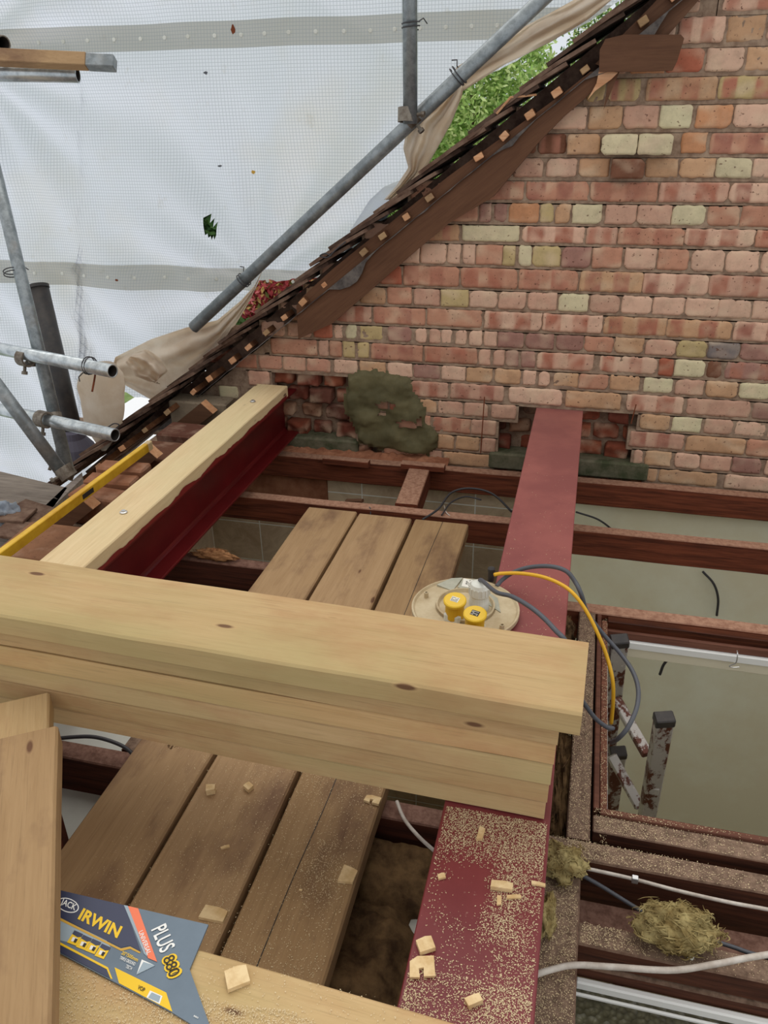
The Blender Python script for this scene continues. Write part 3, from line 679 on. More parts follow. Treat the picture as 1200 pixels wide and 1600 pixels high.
mb.box((-0.014, -0.006, -0.012), (0.014, 0.006, 0.012), M4, bev=.002); lpart('rung_socket', mb, 'splattered_metal')

# curtain wire on room wall seen through hatch
def wire(name, pts, r, mat, label, cat='cable', n=8, steps=8):
    mb = MB(); mb.tube(catmull(pts, steps), r, n); o = mb.build(name, mat, smooth=True); recenter(o); return tag(o, label, cat)
wire('loose_wire', [oy(900, 800, 2.96), oy(935, 812, 2.99), oy(962, 832, 3.02), oy(985, 850, 3.025)], 0.004, 'cable_dark', 'thin dark wire by the wall right of the beam, between the first two joists')
wire('loose_wire', [oy(1098, 893, 3.02), oy(1115, 912, 3.01), oy(1122, 935, 3.01), oy(1120, 962, 3.01)], 0.005, 'cable_dark', 'short dark wire hanging above the far edge of the loft hatch')
wire('loose_wire', [oy(1092, 1026, 2.9), oy(1074, 1031, 2.88), oy(1050, 1029, 2.88), oy(1038, 1037, 2.88), oy(1031, 1054, 2.88)], 0.006, 'cable_dark', 'bent dark wire seen through the loft hatch')

# lower right: lower ceiling timbers, white trim and dim textured door glass
o = board('ledge_plank', (0.10, 1.085, -1.43), (1.9, 1.085, -1.43), 0.095, 0.03, 'joist_dark', seed=21); tag(o, 'dark ledge plank between the two near right-hand joists', 'board')
o = board('lower_batten', (0.10, 0.985, -1.403), (1.9, 0.985, -1.403), 0.032, 0.03, 'joist_grey', seed=22); tag(o, 'rough brown batten above the white trim at the bottom right', 'board')
mb = MB(); mb.box((0.10, 0.952, -1.445), (1.9, 0.965, -1.424), bev=.003); mb.box((0.10, 0.941, -1.449), (1.9, 0.9465, -1.441), bev=.002)
tag(recenter(mb.build('white_trim', 'white_gloss')), 'white painted trim strip crossing the bottom right corner', 'trim')
def glassmat():
    m, nt, b = newmat('obscure_glass', 0.35, 0.5)
    v = coords(nt); w_ = N(nt, 'ShaderNodeTexVoronoi'); w_.inputs['Scale'].default_value = 95; nt.links.new(v, w_.inputs['Vector'])
    nt.links.new(ramp(nt, w_.outputs['Distance'], [(0.2, lin((112, 108, 84))), (0.7, lin((86, 82, 62)))]), b.inputs['Base Color']); bump(nt, b, w_.outputs['Distance'], 0.8, 0.004)
glassmat()
mb = MB(); mb.box((0.04, 0.45, -1.50), (1.9, 0.99, -1.485))
tag(recenter(mb.build('obscure_panel', 'obscure_glass')), 'dim olive dimpled panel below the white trim at the bottom right', 'panel')

# ================================================================ STEEL BEAMS
ZB = -1.09
def ibeam(name, xc, w_, y0, y1, label, mat):
    b = empty(name, (xc, y0, ZB - 0.203), label, 'beam')
    for nm, (a0, a1), (z0, z1) in (('top_flange', (-w_ / 2, w_ / 2), (0.193, 0.203)), ('web', (-0.0035, 0.0035), (0.0105, 0.1925)), ('bottom_flange', (-w_ / 2, w_ / 2), (0, 0.010))):
        mb = MB(); mb.box((a0, 0, z0), (a1, y1 - y0, z1), bev=0.0018); mb.build(nm, mat, b)
    mb = MB()          # root fillets
    for s in (-1, 1):
        for z, dz in ((0.0105, 1), (0.1925, -1)):
            pr = [(0.0036 * s, z), (0.014 * s, z), (0.0075 * s, z + 0.004 * dz), (0.0036 * s, z + 0.011 * dz)]
            mb.add([(p[0], 0, p[1]) for p in pr] + [(p[0], y1 - y0, p[1]) for p in pr], [(0, 1, 2, 3), (7, 6, 5, 4)] + [(i, (i + 1) % 4, 4 + (i + 1) % 4, 4 + i) for i in range(4)])
    mb.build('root_fillet', mat, b, smooth=False)
    return b
ibeam('steel_beam', -0.066, 0.182, -0.35, 3.13, 'dusty red oxide steel beam running under the board stack into the brick wall', 'red_oxide')
ibeam('steel_beam', -1.247, 0.133, -0.35, 3.11, 'dark red steel beam at left topped by a cream timber plate', 'red_gloss')
tp = empty('timber_plate', (-1.247, 1.3, ZB), 'cream timber plate bolted along the top of the left red beam', 'timber')
pb = board('plate_body', (-1.247, -0.3, ZB + 0.0475), (-1.247, 3.0, ZB + 0.0475), 0.137, 0.047, 'cream_plate', seed=31)
mw = pb.matrix_world.copy(); pb.parent = tp; pb.matrix_parent_inverse = Matrix.Identity(4); pb.matrix_basis = Matrix.Translation(-tp.location) @ mw
for (px, py) in ((395, 627), (193, 800)):
    q = oz(px, py, ZB + 0.05); mb = MB()
    mb.lathe([(0.011, 0), (0.011, 0.002), (0.007, 0.0035), (0.0065, 0.006)], Matrix.Translation(q - tp.location + Vector((0, 0, -0.001))), 14); mb.build('bolt_head', 'steel_bright', tp)
# paint smeared up the edge of the plate
mb = MB(); nx = 120
for i in range(nx):
    y0, y1 = lerp(0.9, 2.98, i / nx), lerp(0.9, 2.98, (i + 1) / nx)
    h0, h1 = [0.006 + 0.014 * (0.5 + mnoise.noise(Vector((y * 9, 1, 0)))) + 0.006 * mnoise.noise(Vector((y * 40, 3, 0))) for y in (y0, y1)]
    X = -1.247 + 0.137 / 2 + 0.0018
    mb.add([(X, y0, ZB + 0.001), (X, y1, ZB + 0.001), (X, y1, ZB + h1), (X, y0, ZB + h0)], [(0, 1, 2, 3)])
o = mb.build('paint_smear', 'red_paint_smear', tp); o.data.transform(Matrix.Translation(-tp.location)); o['label'] = 'red paint smeared along the lower edge of the timber'

# ================================================================ BOARDS
loose = [(-0.905, -0.722, 2.44, 'left'), (-0.711, -0.520, 2.43, 'middle'), (-0.507, -0.318, 2.43, 'right')]
for k, (x0, x1, ye, nm) in enumerate(loose):
    z = ZJ + 0.048
    xn0 = x0 + (0.004 if k else 0.0)
    o = board('timber_board', ((x0 + x1) / 2 + .004, 0.50, z), ((x0 + x1) / 2 - .006, ye, z), x1 - x0, 0.046, 'used_board', 0.004, seed=40 + k)
    tag(o, {'left': 'tan board lying on the joists, left of the three running under the stack', 'middle': 'tan board lying on the joists, middle one of the three under the stack', 'right': 'cracked tan board lying on the joists, right of the three, beside the red beam'}[nm], 'board')
# hairline split along the right board
mb = MB(); 
for i in range(40):
    y0, y1 = lerp(0.72, 2.43, i / 40), lerp(0.72, 2.43, (i + 1) / 40)
    c0, c1 = [-0.425 + 0.006 * mnoise.noise(Vector((y * 3, 0, 0))) + (y - 1.6) * 0.012 for y in (y0, y1)]
    mb.add([(c0 - .0008, y0, -1.3012), (c0 + .0008, y0, -1.3012), (c1 + .0008, y1, -1.3012), (c1 - .0008, y1, -1.3012)], [(0, 1, 2, 3)])
o = mb.build('split', 'ink_dark', bpy.data.objects['timber_board.002']); o.data.transform(bpy.data.objects['timber_board.002'].matrix_world.inverted())
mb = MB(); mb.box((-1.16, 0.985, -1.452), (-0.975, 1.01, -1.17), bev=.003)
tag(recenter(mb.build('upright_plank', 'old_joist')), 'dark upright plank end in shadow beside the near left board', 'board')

# the stack of six
names = ['topmost', 'second', 'third', 'fourth', 'fifth', 'bottom']
info = [  # (near right x, near right y, near left y (at x=-0.96), width)
    (0.052, 0.950, 0.982), (0.022, 0.975, 1.006), (0.020, 0.980, 1.004), (0.018, 0.984, 1.010), (0.016, 0.990, 1.014), (0.014, 0.998, 1.020)]
labs = ['topmost new timber board of the stack, wide tan face with dark knots', 'second board down in the stack of new timber, round knot in its edge', 'third board down in the stack of new timber, brownish edge', 'fourth board down in the stack of new timber, pale yellow edge', 'fifth board down in the stack of new timber', 'lowest board of the stack of new timber, lying on the red beam']
for k, (xr, yr, yl) in enumerate(info):
    zt = ZB + 0.0475 * (6 - k) - 0.0005; wd = 0.186 if k == 0 else 0.19
    d = Vector((0.96 + xr, yr - yl, 0)).normalized(); nrm = Vector((-d.y, d.x, 0))
    pr = Vector((xr, yr, zt)) + nrm * wd / 2; pL = pr - d * (2.3 if k < 5 else 1.17)
    zl = zt + (0.0 if k < 6 else 0)
    o = board('timber_joist', pL, pr, wd, 0.0452, 'new_timber', 0.004, seed=60 + k); tag(o, labs[k], 'board', 'new timber boards in the stack')
# bottom board across the front
d = (Vector((-0.073, 0.608, 0)) - Vector((-0.439, 0.624, 0))).normalized(); nrm = Vector((-d.y, d.x, 0)); pr = Vector((-0.03, 0.606, ZB + 0.047)) - nrm * 0.0975
o = board('timber_joist', pr - d * 1.13, pr, 0.195, 0.0465, 'new_timber', 0.003, seed=71); tag(o, 'new timber board across the bottom edge carrying the saw sleeve and sawdust', 'board')
# two boards at lower left pointing at the camera
def nearboard(c1, ang_pt, z, ztag, seed, label, L=1.3, wd=0.195):
    a, b_ = oz(*c1, z), oz(*ang_pt, z); d = (b_ - a).normalized(); s = Vector((-d.y, d.x, 0))   # right edge a->b ; board lies to image left
    if s.dot(CX) > 0: s = -s
    p = a + s * wd / 2
    o = board('timber_joist', p, p + d * L, wd, 0.0465, 'used_board' if seed == 73 else 'new_timber', 0.004, seed=seed); tag(o, label, 'board'); return o
nearboard((77, 1082), (70, 1600), ZB + 0.047 * 2, 0, 72, 'lower of the two boards pointing out of the bottom left corner, its end showing', 0.62)
nearboard((90, 1134), (80, 1600), ZB + 0.047 * 3 + 0.001, 0, 73, 'upper board at the bottom left corner with a knot and nail holes', 0.75)

# ================================================================ SAW SLEEVE
ZS = ZB + 0.047 + 0.001
sl = empty('saw_sleeve', oz(210, 1490, ZS), 'blue-grey cardboard handsaw sleeve lying on the front board', 'saw')
def sp(X, Y): return oz(80 + X / 4.615, 1380 + Y / 4.615, ZS)
def lay(nm, pts, k, mat, lab=None, th=0.0):
    P = [sp(*p) - sl.location for p in pts]; mb = MB(); z = 0.003 + k * 0.00025
    if k == 0: mb.prism([(p.x, p.y) for p in P][::-1], 0, 0.003)
    else: mb.prism([(p.x, p.y) for p in P][::-1], z - 0.0002, z)
    o = mb.build(nm, mat, sl)
    if lab: o['label'] = lab
    return o
plain('sleeve_grey', (104, 120, 134), 0.4, 0.4, c2=(92, 108, 122), scale=6); plain('sleeve_light', (150, 166, 176), 0.4, 0.4)
plain('sleeve_navy', (44, 50, 78), 0.4, 0.4); plain('sleeve_yellow', (240, 196, 28), 0.4, 0.3); plain('sleeve_orange', (238, 122, 84), 0.4, 0.3); plain('print_white', (236, 236, 232), 0.5, 0.3); plain('print_black', (52, 44, 30), 0.5, 0.3)
plain('sleeve_gold', (204, 160, 62), 0.5, 0.3)
lay('card', [(20, 50), (1135, 308), (1000, 630), (1145, 1035), (1075, 1065), (870, 940), (435, 710), (20, 490)], 0, 'sleeve_grey')
lay('pale_band', [(20, 245), (55, 258), (400, 420), (430, 470), (300, 480), (20, 410)], 1, 'sleeve_light')
lay('gold_line', [(20, 236), (505, 482), (572, 468), (648, 508), (640, 518), (572, 484), (508, 500), (20, 256)], 2, 'sleeve_gold')
lay('navy_panel', [(20, 51), (530, 170), (650, 505), (572, 462), (505, 476), (20, 232)], 3, 'sleeve_navy')
lay('pale_stripe', [(527, 170), (555, 176), (700, 548), (672, 520)], 4, 'sleeve_light')
lay('orange_stripe', [(556, 177), (630, 194), (767, 580), (700, 552)], 4, 'sleeve_orange')
lay('gold_line', [(20, 412), (412, 618), (445, 702), (432, 700), (404, 632), (20, 430)], 2, 'sleeve_yellow')
lay('navy_strip', [(20, 436), (402, 634), (428, 698), (20, 484)], 3, 'sleeve_navy')
lay('yellow_panel', [(460, 618), (832, 800), (876, 938), (492, 732)], 2, 'sleeve_yellow')
lay('window', [(716, 786), (805, 826), (785, 884), (690, 836)], 3, 'print_white')
lay('window', [(728, 800), (792, 828), (778, 872), (702, 838)], 4, 'sleeve_light')
lay('silver_triangle', [(656, 562), (752, 606), (618, 672)], 3, 'print_white'); lay('silver_shade', [(668, 580), (752, 606), (618, 672)], 4, 'sleeve_light')
for (a, b_) in ((172, 352), (236, 384), (303, 412), (370, 448)):
    ic = lay('picture_square', [(a, b_), (a + 62, b_ + 28), (a + 12, b_ + 112), (a - 55, b_ + 86)], 3, 'sleeve_yellow')
    lay('picture_cap', [(a, b_), (a + 62, b_ + 28), (a + 50, b_ + 48), (a + 22, b_ + 50), (a - 16, b_ + 26)], 4, 'sleeve_navy')
    lay('picture_mark', [(a - 12, b_ + 48), (a + 22, b_ + 58), (a + 2, b_ + 84), (a - 26, b_ + 78)], 4, 'print_white'); lay('picture_mark', [(a + 6, b_ + 58), (a + 24, b_ + 66), (a + 8, b_ + 92), (a - 8, b_ + 84)], 5, 'ink_dark')
# oval badge ring
ring = []; c0 = (124, 172); ca, sa = math.cos(.34), math.sin(.34)
def ov(ra, rb): return [(c0[0] + ra * math.cos(t) * ca - rb * math.sin(t) * sa, c0[1] + ra * math.cos(t) * sa + rb * math.sin(t) * ca) for t in [2 * PI * i / 40 for i in range(40)]]
lay('oval_badge', ov(82, 50), 4, 'print_white'); lay('oval_badge_inner', ov(75, 43), 5, 'sleeve_navy')
def text(s, p0, p1, p2, mat, k=5, bold=0.0, par=None, fn=sp, zz=None, name='lettering', outline=0.0):
    cu = bpy.data.curves.new('t', 'FONT'); cu.body = s; cu.offset = bold; cu.resolution_u = 3; cu.extrude = 0
    to = bpy.data.objects.new('t', cu); C.objects.link(to); dg = bpy.context.evaluated_depsgraph_get(); dg.update()
    me = bpy.data.meshes.new_from_object(to.evaluated_get(dg)); bpy.data.objects.remove(to)
    xs = [v.co.x for v in me.vertices]; ys = [v.co.y for v in me.vertices]; x0, x1, y0, y1 = min(xs), max(xs), min(ys), max(ys)
    A, B, D = fn(*p0), fn(*p1), fn(*p2); par = par or sl
    for v in me.vertices:
        u, w_ = (v.co.x - x0) / (x1 - x0), (v.co.y - y0) / (y1 - y0)
        q = A + (B - A) * u + (D - A) * w_ - par.location; q.z += (0.003 + k * 0.00025) if zz is None else zz; v.co = q
    me.materials.clear(); me.materials.append(MATS[mat]); o = bpy.data.objects.new(name, me); C.objects.link(o); o.parent = par; return o
text('JACK', (62, 178), (168, 226), (88, 122), 'print_white', 6, 0.015)
text('IRWIN', (193, 272), (478, 412), (238, 192), 'sleeve_yellow', 5, 0.035)
text('PLUS', (722, 352), (790, 524), (830, 300), 'print_white', 5, 0.015)
text('880', (790, 556), (846, 718), (900, 508), 'sleeve_yellow', 5, 0.085); text('880', (806, 562), (856, 702), (886, 522), 'print_black', 7, 0.01)
text('UNIVERSAL', (632, 366), (694, 532), (664, 352), 'print_white', 5, 0.01)
text('20"/500mm', (508, 526), (624, 580), (520, 500), 'sleeve_yellow', 5, 0.01)
text('TRIPLE GROUND', (496, 560), (604, 610), (506, 538), 'print_white', 5, 0.01)
text('TEETH', (538, 622), (580, 642), (548, 600), 'print_white', 5, 0.01)
text('VOP', (624, 775), (672, 800), (636, 746), 'print_black', 5, 0.02)
text('880', (1028, 975), (1060, 992), (1034, 964), 'print_white', 5, 0.01)

# ================================================================ CHIPS, SAWDUST
def chip(px, py, z, sx, sy, th, ang, label, notch=False, mat='chip_wood'):
    q = oz(px, py, z); mb = MB(); rnd = random.Random(px)
    if notch: poly = [(-.5, -.5), (-.1, -.5), (-.15, -.1), (.05, -.05), (.05, -.45), (.5, -.4), (.45, .5), (-.2, .45), (-.5, .2)]
    else: poly = [(-.5 + rnd.uniform(-.05, .1), -.5), (.5, -.5 + rnd.uniform(0, .2)), (.48, .42), (.1, .5), (-.5, .45 + rnd.uniform(-.2, .1))]
    poly = [(x * sx, y * sy) for x, y in poly]; mb.prism(poly, 0, th)
    o = mb.build('wood_chip', mat, loc=q, rot=(rnd.uniform(-.05, .05), rnd.uniform(-.05, .05), ang)); o.location.z = z + 0.0008
    return tag(o, label, 'wood chip', 'wood chips left from sawing')
ZBd = -1.302; ZBt = ZB + 0.0005; ZFr = ZB + 0.0475
for a in [(330, 1238, ZBd, .02, .018, .014, .3, 'small square wood chip on the left board'), (389, 1233, ZBd, .016, .02, .01, 1.0, 'small wood chip at the top of the middle board'),
          (352, 1325, ZBd, .018, .006, .004, .5, 'thin splinter on the middle board'), (583, 1252, ZBd, .034, .02, .006, -.2, 'ragged wood chip on the right board near the stack', True),
          (543, 1371, ZBd, .03, .038, .006, -.1, 'flat oblong wood chip on the right board'), (335, 1432, ZBd, .045, .028, .008, -.05, 'large flat wood chip on the middle board beside the saw sleeve'),
          (371, 1531, ZFr, .030, .028, .008, .6, 'chunky wood chip on the front board beside the saw sleeve'), (751, 1306, ZBt, .010, .026, .006, -.1, 'upright oblong wood chip at the top of the beam sawdust'),
          (784, 1388, ZBt, .034, .016, .008, -.05, 'pale wedge-shaped wood chip on the red beam'), (803, 1403, ZBt, .022, .007, .003, .3, 'thin wood splinter below the wedge-shaped chip'), (780, 1409, ZBt, .007, .017, .003, .1, 'tiny upright sliver left of the thin splinter'),
          (690, 1371, ZBt, .012, .010, .004, .4, 'tiny pale chip near the left edge of the red beam'), (665, 1480, ZBt, .024, .022, .008, .5, 'greenish square wood chip on the red beam'),
          (660, 1513, ZBt, .036, .034, .004, .2, 'largest pale wood chip on the beam with a slot cut in it', True), (740, 1567, ZBt, .022, .012, .008, .6, 'small stick of wood near the bottom of the red beam'),
          (841, 1383, ZBt, .022, .007, .003, 0, 'thin splinter at the right edge of the red beam'), (470 + 0, 1392, ZBd, .006, .004, .003, 0, 'tiny crumb of wood on the right board')]:
    chip(*a)
def dust(name, label, area, n, z, size, dens, seed=1):
    mb = MB(); rnd = random.Random(seed); x0, x1, y0, y1 = area; c = 0; tries = 0
    while c < n and tries < n * 30:
        tries += 1; x, y = rnd.uniform(x0, x1), rnd.uniform(y0, y1)
        if rnd.random() > dens(x, y): continue
        s = size * rnd.uniform(.5, 1.5); a = rnd.uniform(0, PI); h_ = s * .4
        ca, sa = math.cos(a) * s, math.sin(a) * s; zz = z(x, y) if callable(z) else z; l = rnd.uniform(.3, .7)
        mb.add([(x - ca, y - sa, zz), (x + sa * l, y - ca * l, zz + h_ * rnd.uniform(.3, 1)), (x + ca, y + sa, zz + h_ * .3), (x - sa * l, y + ca * l, zz + h_ * rnd.uniform(.2, 1))], [(0, 1, 2, 3)]); c += 1
    return tag(mb.build(name, 'sawdust'), label, 'sawdust', kind='stuff')
def bdens(x, y):
    u = (x + 0.157) / 0.18; d = 0.03 + max(0, mnoise.noise(Vector((x * 16, y * 16, 5))) + .12) * 0.9
    if y > 0.88: d += 0.75 * min(1, (y - 0.88) / .05)
    d += 0.55 * max(0, u - 0.55) * 2 * (1 if y > .82 or y < .75 else .4)
    if y < .70: d += .35
    if .72 < y < .88 and u < .5: d *= .25
    return min(1, d)
dust('sawdust', 'pale sawdust sprinkled over the near end of the red beam', (-0.152, 0.02, 0.56, 0.995), 15000, ZB + .0008, 0.00105, bdens, 2)
dust('sawdust', 'scattered specks of sawdust on the red beam behind the stack', (-0.152, 0.02, 1.17, 2.6), 500, ZB + .0008, 0.0012, lambda x, y: max(0.1, 1 - (y - 1.1) * .8), 3)
dust('sawdust', 'thin sawdust over the three loose boards in front of the stack', (-0.90, -0.325, 0.7, 1.25), 6000, -1.3005, 0.0010, lambda x, y: min(1, max(0, .15 + (x + .75) * 1.4) * (0.3 + max(0, mnoise.noise(Vector((x * 9, y * 5, 1)))) * 1.6)) if not (-.722 < x < -.711 or -.52 < x < -.507) else 0, 4)
dust('sawdust', 'heap of pale sawdust on the front board beside the saw sleeve', (-0.62, -0.10, 0.44, 0.615), 9000, lambda x, y: ZFr + .001 + .002 * max(0, mnoise.noise(Vector((x * 20, y * 20, 5)))), 0.0010, lambda x, y: min(1, 0.02 + (1.0 if 0.47 < y < 0.565 + .02 * mnoise.noise(Vector((x * 12, 0, 0))) and -.46 < x < -.22 else .05) + (.4 if x < -.45 else 0)), 5)
dust('sawdust', 'sawdust over the joist and lining left of the loft hatch', (0.067, 0.148, 1.16, 2.04), 3500, lambda x, y: -1.3478 if x < .13 else -1.357, 0.0011, lambda x, y: .8 - .3 * (y - 1.2) if (x < .112 or x > .133) else 0, 6)
dust('sawdust', 'sawdust on the joist at the near side of the loft hatch', (0.0, 0.5, 1.162, 1.206), 1600, -1.3482, 0.0011, lambda x, y: max(.15, 1 - x * 2), 7)
dust('sawdust', 'sawdust on the near lining of the loft hatch', (0.12, 0.5, 1.24, 1.296), 1200, lambda x, y: -1.3503 if y < 1.283 else -1.3443, 0.0011, lambda x, y: max(.15, 1 - x * 2), 8)
dust('sawdust', 'sawdust covering the grey timber beside the red beam', (0.03, 0.093, 0.62, 1.09), 3500, -1.3435, 0.0011, lambda x, y: .9, 9)
dust('sawdust', 'sawdust on the dusty joist under the wool tuft', (0.1, 0.45, 0.977, 1.02), 900, -1.3482, 0.0011, lambda x, y: max(.1, 1 - x * 3), 10)

# ================================================================ INSULATION WOOL
def tuft(name, c, r, label, mat='wool', seed=1, n=26, cat='insulation'):
    rnd = random.Random(seed); mb = MB(); c = Vector(c)
    nu, nv = 34, 22; vs = []
    for j in range(nv + 1):
        th = PI * j / nv
        for i in range(nu):
            ph = 2 * PI * i / nu; d = Vector((math.sin(th) * math.cos(ph), math.sin(th) * math.sin(ph), math.cos(th)))
            k = 1 + 0.5 * mnoise.noise(d * 2.3 + Vector((seed, 0, 0))) + 0.30 * mnoise.noise(d * 6 + Vector((0, seed, 0)))
            vs.append((c.x + d.x * r[0] * k, c.y + d.y * r[1] * k, c.z + d.z * r[2] * k))
    mb.add(vs, [(j * nu + i, j * nu + (i + 1) % nu, (j + 1) * nu + (i + 1) % nu, (j + 1) * nu + i) for j in range(nv) for i in range(nu)])
    for _ in range(n * 22):                    # loose fibres lying over the lump
        d = Vector((rnd.gauss(0, 1), rnd.gauss(0, 1), rnd.gauss(.3, 1))).normalized(); k = 1 + 0.5 * mnoise.noise(d * 2.3 + Vector((seed, 0, 0))) + 0.30 * mnoise.noise(d * 6 + Vector((0, seed, 0)))
        t1 = d.orthogonal().normalized(); t2 = d.cross(t1); a_ = rnd.uniform(0, 6.28); t = t1 * math.cos(a_) + t2 * math.sin(a_); S3 = Vector(r) * k; L = rnd.uniform(.06, .28)
        P_ = []
        for q_ in (-1, -.3, .4, 1):
            e_ = (d + t * L * q_ + d * rnd.uniform(-.06, .10)); P_.append(c + Vector((e_.x * S3.x, e_.y * S3.y, e_.z * S3.z)))
        w_ = min(r) * rnd.uniform(.012, .05); cp = catmull(P_, 3); mb.tube(cp, w_, 5, rs=[w_ * math.sin(PI * (i + .4) / (len(cp) + .0)) for i in range(len(cp))])
    o = mb.build(name, mat, smooth=True); recenter(o); return tag(o, label, cat)
tuft('wool_tuft', (0.262, 1.018, -1.315), (0.062, 0.04, 0.035), 'yellowish mineral wool tuft on the joist at lower right', 'wool_pale', 3, 40)
tuft('wool_tuft', (0.055, 1.115, -1.315), (0.042, 0.035, 0.03), 'grey-green wool tuft beside the red beam under the white cables', 'wool_pale', 5, 24)
tuft('wool_tuft', (0.034, 1.0, -1.325), (0.018, 0.04, 0.02), 'small tan wool wisp at the right edge of the red beam', 'wool_pale', 6, 14)
tuft('wool_tuft', (-0.99 + 0.18, 1.225, -1.335), (0.05, 0.03, 0.03), 'grey wool clump beside the cable under the stack', 'wool_dirty', 8, 18)
tuft('wool_tuft', (-1.125, 2.095, -1.335), (0.07, 0.018, 0.018), 'tan scrap of wool lying on the third joist', 'paper_brown', 9, 14)
tuft('wool_tuft', (0.025, 1.95, -1.36), (0.03, 0.05, 0.04), 'small wool lump in the dark gap left of the loft hatch', 'wool_dirty', 10, 14)
tuft('wool_tuft', (0.045, 1.42, -1.42), (0.03, 0.17, 0.05), 'brown wool stuffed in the gap between the beam and hatch joist', 'wool_dirty', 11, 30)
o = MB(); nx, ny = 30, 60; vs = []
for i in range(nx + 1):
    for j in range(ny + 1):
        x, y = lerp(-0.41, -0.165, i / nx), lerp(0.45, 1.155, j / ny); u = i / nx
        vs.append((x, y, -1.43 + 0.035 * math.sin(PI * min(1, u * 1.1)) + 0.03 * mnoise.noise(Vector((x * 13, y * 9, 2))) + 0.014 * mnoise.noise(Vector((x * 40, y * 40, 3))) - (0.03 if 0.98 < y < 1.03 else 0)))
o.add(vs, [(i * (ny + 1) + j, (i + 1) * (ny + 1) + j, (i + 1) * (ny + 1) + j + 1, i * (ny + 1) + j + 1) for i in range(nx) for j in range(ny)])
tag(recenter(o.build('wool_roll', 'wool_dirty', smooth=True)), 'brown insulation quilt between the right board and the red beam', 'insulation')
slab('ceiling_patch', (-0.60, -0.6, -1.475), (0.10, 1.16, -1.455), 'ceiling_board'); bpy.data.objects['ceiling_patch'].name = 'ceiling_near'
mb = MB(); mb.tube([oz(1062, 1483, -1.335), oz(1083, 1497, -1.343)], 0.005, 8); tag(recenter(mb.build('plastic_stub', 'plastic_white')), 'short white plastic stub poking out of the wool tuft', 'plastic')

# ================================================================ CABLES
zc = -1.335
wire('white_cable', [oz(826, 1527, -1.325), oz(862, 1515, -1.325), oz(900, 1508, -1.33), oz(960, 1511, -1.33), oz(1050, 1516, -1.325), oz(1120, 1506, -1.318), oz(1210, 1490, -1.31), oz(1500, 1450, -1.31)], 0.0055, 'cable_white', 'thick white cable sweeping across the bottom right corner')
cb = wire('white_cable', [oz(850, 1335, -1.36), oz(880, 1350, -1.345), oz(930, 1360, -1.342), oz(992, 1374, -1.34), oz(1060, 1392, -1.34), oz(1140, 1410, -1.34), oz(1215, 1424, -1.34), oz(1500, 1480, -1.34)], 0.0036, 'cable_white', 'thinner white cable clipped along the joist front at right')
wire('grey_cable', [oz(850, 1330, -1.365), oz(900, 1362, -1.36), oz(940, 1385, -1.37), oz(1010, 1428, -1.385), oz(1060, 1452, -1.385), oz(1140, 1478, -1.385), oz(1215, 1500, -1.385), oz(1500, 1560, -1.39)], 0.004, 'cable_grey', 'grey cable passing behind the wool tuft at lower right')
wire('white_cable', [oz(620, 1252, -1.33), oz(632, 1280, -1.335), oz(655, 1308, -1.34), oz(685, 1335, -1.36)], 0.004, 'cable_white', 'white cable dipping under the left edge of the red beam')
wire('grey_cable', [oz(60, 1158, -1.31), oz(110, 1152, -1.305), oz(150, 1152, -1.30), oz(190, 1165, -1.305), oz(210, 1182, -1.32), oz(222, 1205, -1.345)], 0.0045, 'cable_dark', 'dark cable arching over the joist under the left end of the stack')
mb = MB(); q = oz(992, 1374, -1.34); mb.box((-.006, -.005, -.007), (.006, .005, .007), Matrix.Translation(q), bev=.001); tag(recenter(mb.build('cable_clip', 'steel_bright')), 'small clip holding the thinner white cable', 'clip')
wire('loose_wire', [oz(660, 812, -1.345), oz(685, 795, -1.33), oz(705, 770, -1.31), oz(735, 763, -1.30), oz(770, 772, -1.31), oz(800, 800, -1.36)], 0.004, 'cable_dark', 'dark wire arching over the noggin near the wall')
wire('loose_wire', [oz(690, 805, -1.345), oz(705, 785, -1.33), oz(728, 776, -1.325), oz(752, 781, -1.33)], 0.003, 'cable_dark', 'short dark wire hooked over the noggin near the wall')
wire('loose_wire', [oz(694, 790, -1.34), oz(697, 800, -1.345), oz(703, 806, -1.35)], 0.002, 'cable_white', 'thin pale wire end beside the noggin')
wire('tie_string', [oz(577, 792, -1.345), oz(579, 796, -1.352), oy(579, 810, 2.557), oy(581, 822, 2.556)], 0.002, 'cable_grey', 'grey string hanging over the second joist', 'string')

# ================================================================ SITE LIGHT WITH SOCKETS
ZD = -1.075
Cd = oz(727, 950, ZD); RD = 0.128
lt = empty('site_light', (Cd.x, Cd.y, -1.302), 'round beige site light with two yellow sockets lying face down on the boards', 'light')
H = ZD + 1.302
def lp(nm, mb, mat, lab=None, smooth=False, par=None):
    o = mb.build(nm, mat, par or lt, smooth=smooth)
    if lab: o['label'] = lab
    return o
mb = MB(); mb.lathe([(0.034, 0.0), (0.036, 0.01), (0.032, 0.02), (0.032, H - 0.03), (0.04, H - 0.012)], None, 32); lp('stand', mb, 'black_plastic', smooth=False)
mb = MB(); mb.lathe([(RD * .55, H - 0.012), (RD - 0.004, H - 0.010), (RD, H - 0.006), (RD, H + 0.004), (RD - 0.004, H + 0.005), (RD - 0.008, H - 0.0), (0.072, H + 0.004), (0.068, H + 0.002)], None, 64); lp('shell', mb, 'lamp_shell')
mb = MB(); mb.lathe([(0.066, H - 0.002), (0.070, H + 0.012), (0.066, H + 0.013), (0.062, H + 0.004)], None, 48); lp('centre_ring', mb, 'lamp_shell')
def dp(px, py): q = oz(px, py, ZD) - Cd; return q.x, q.y
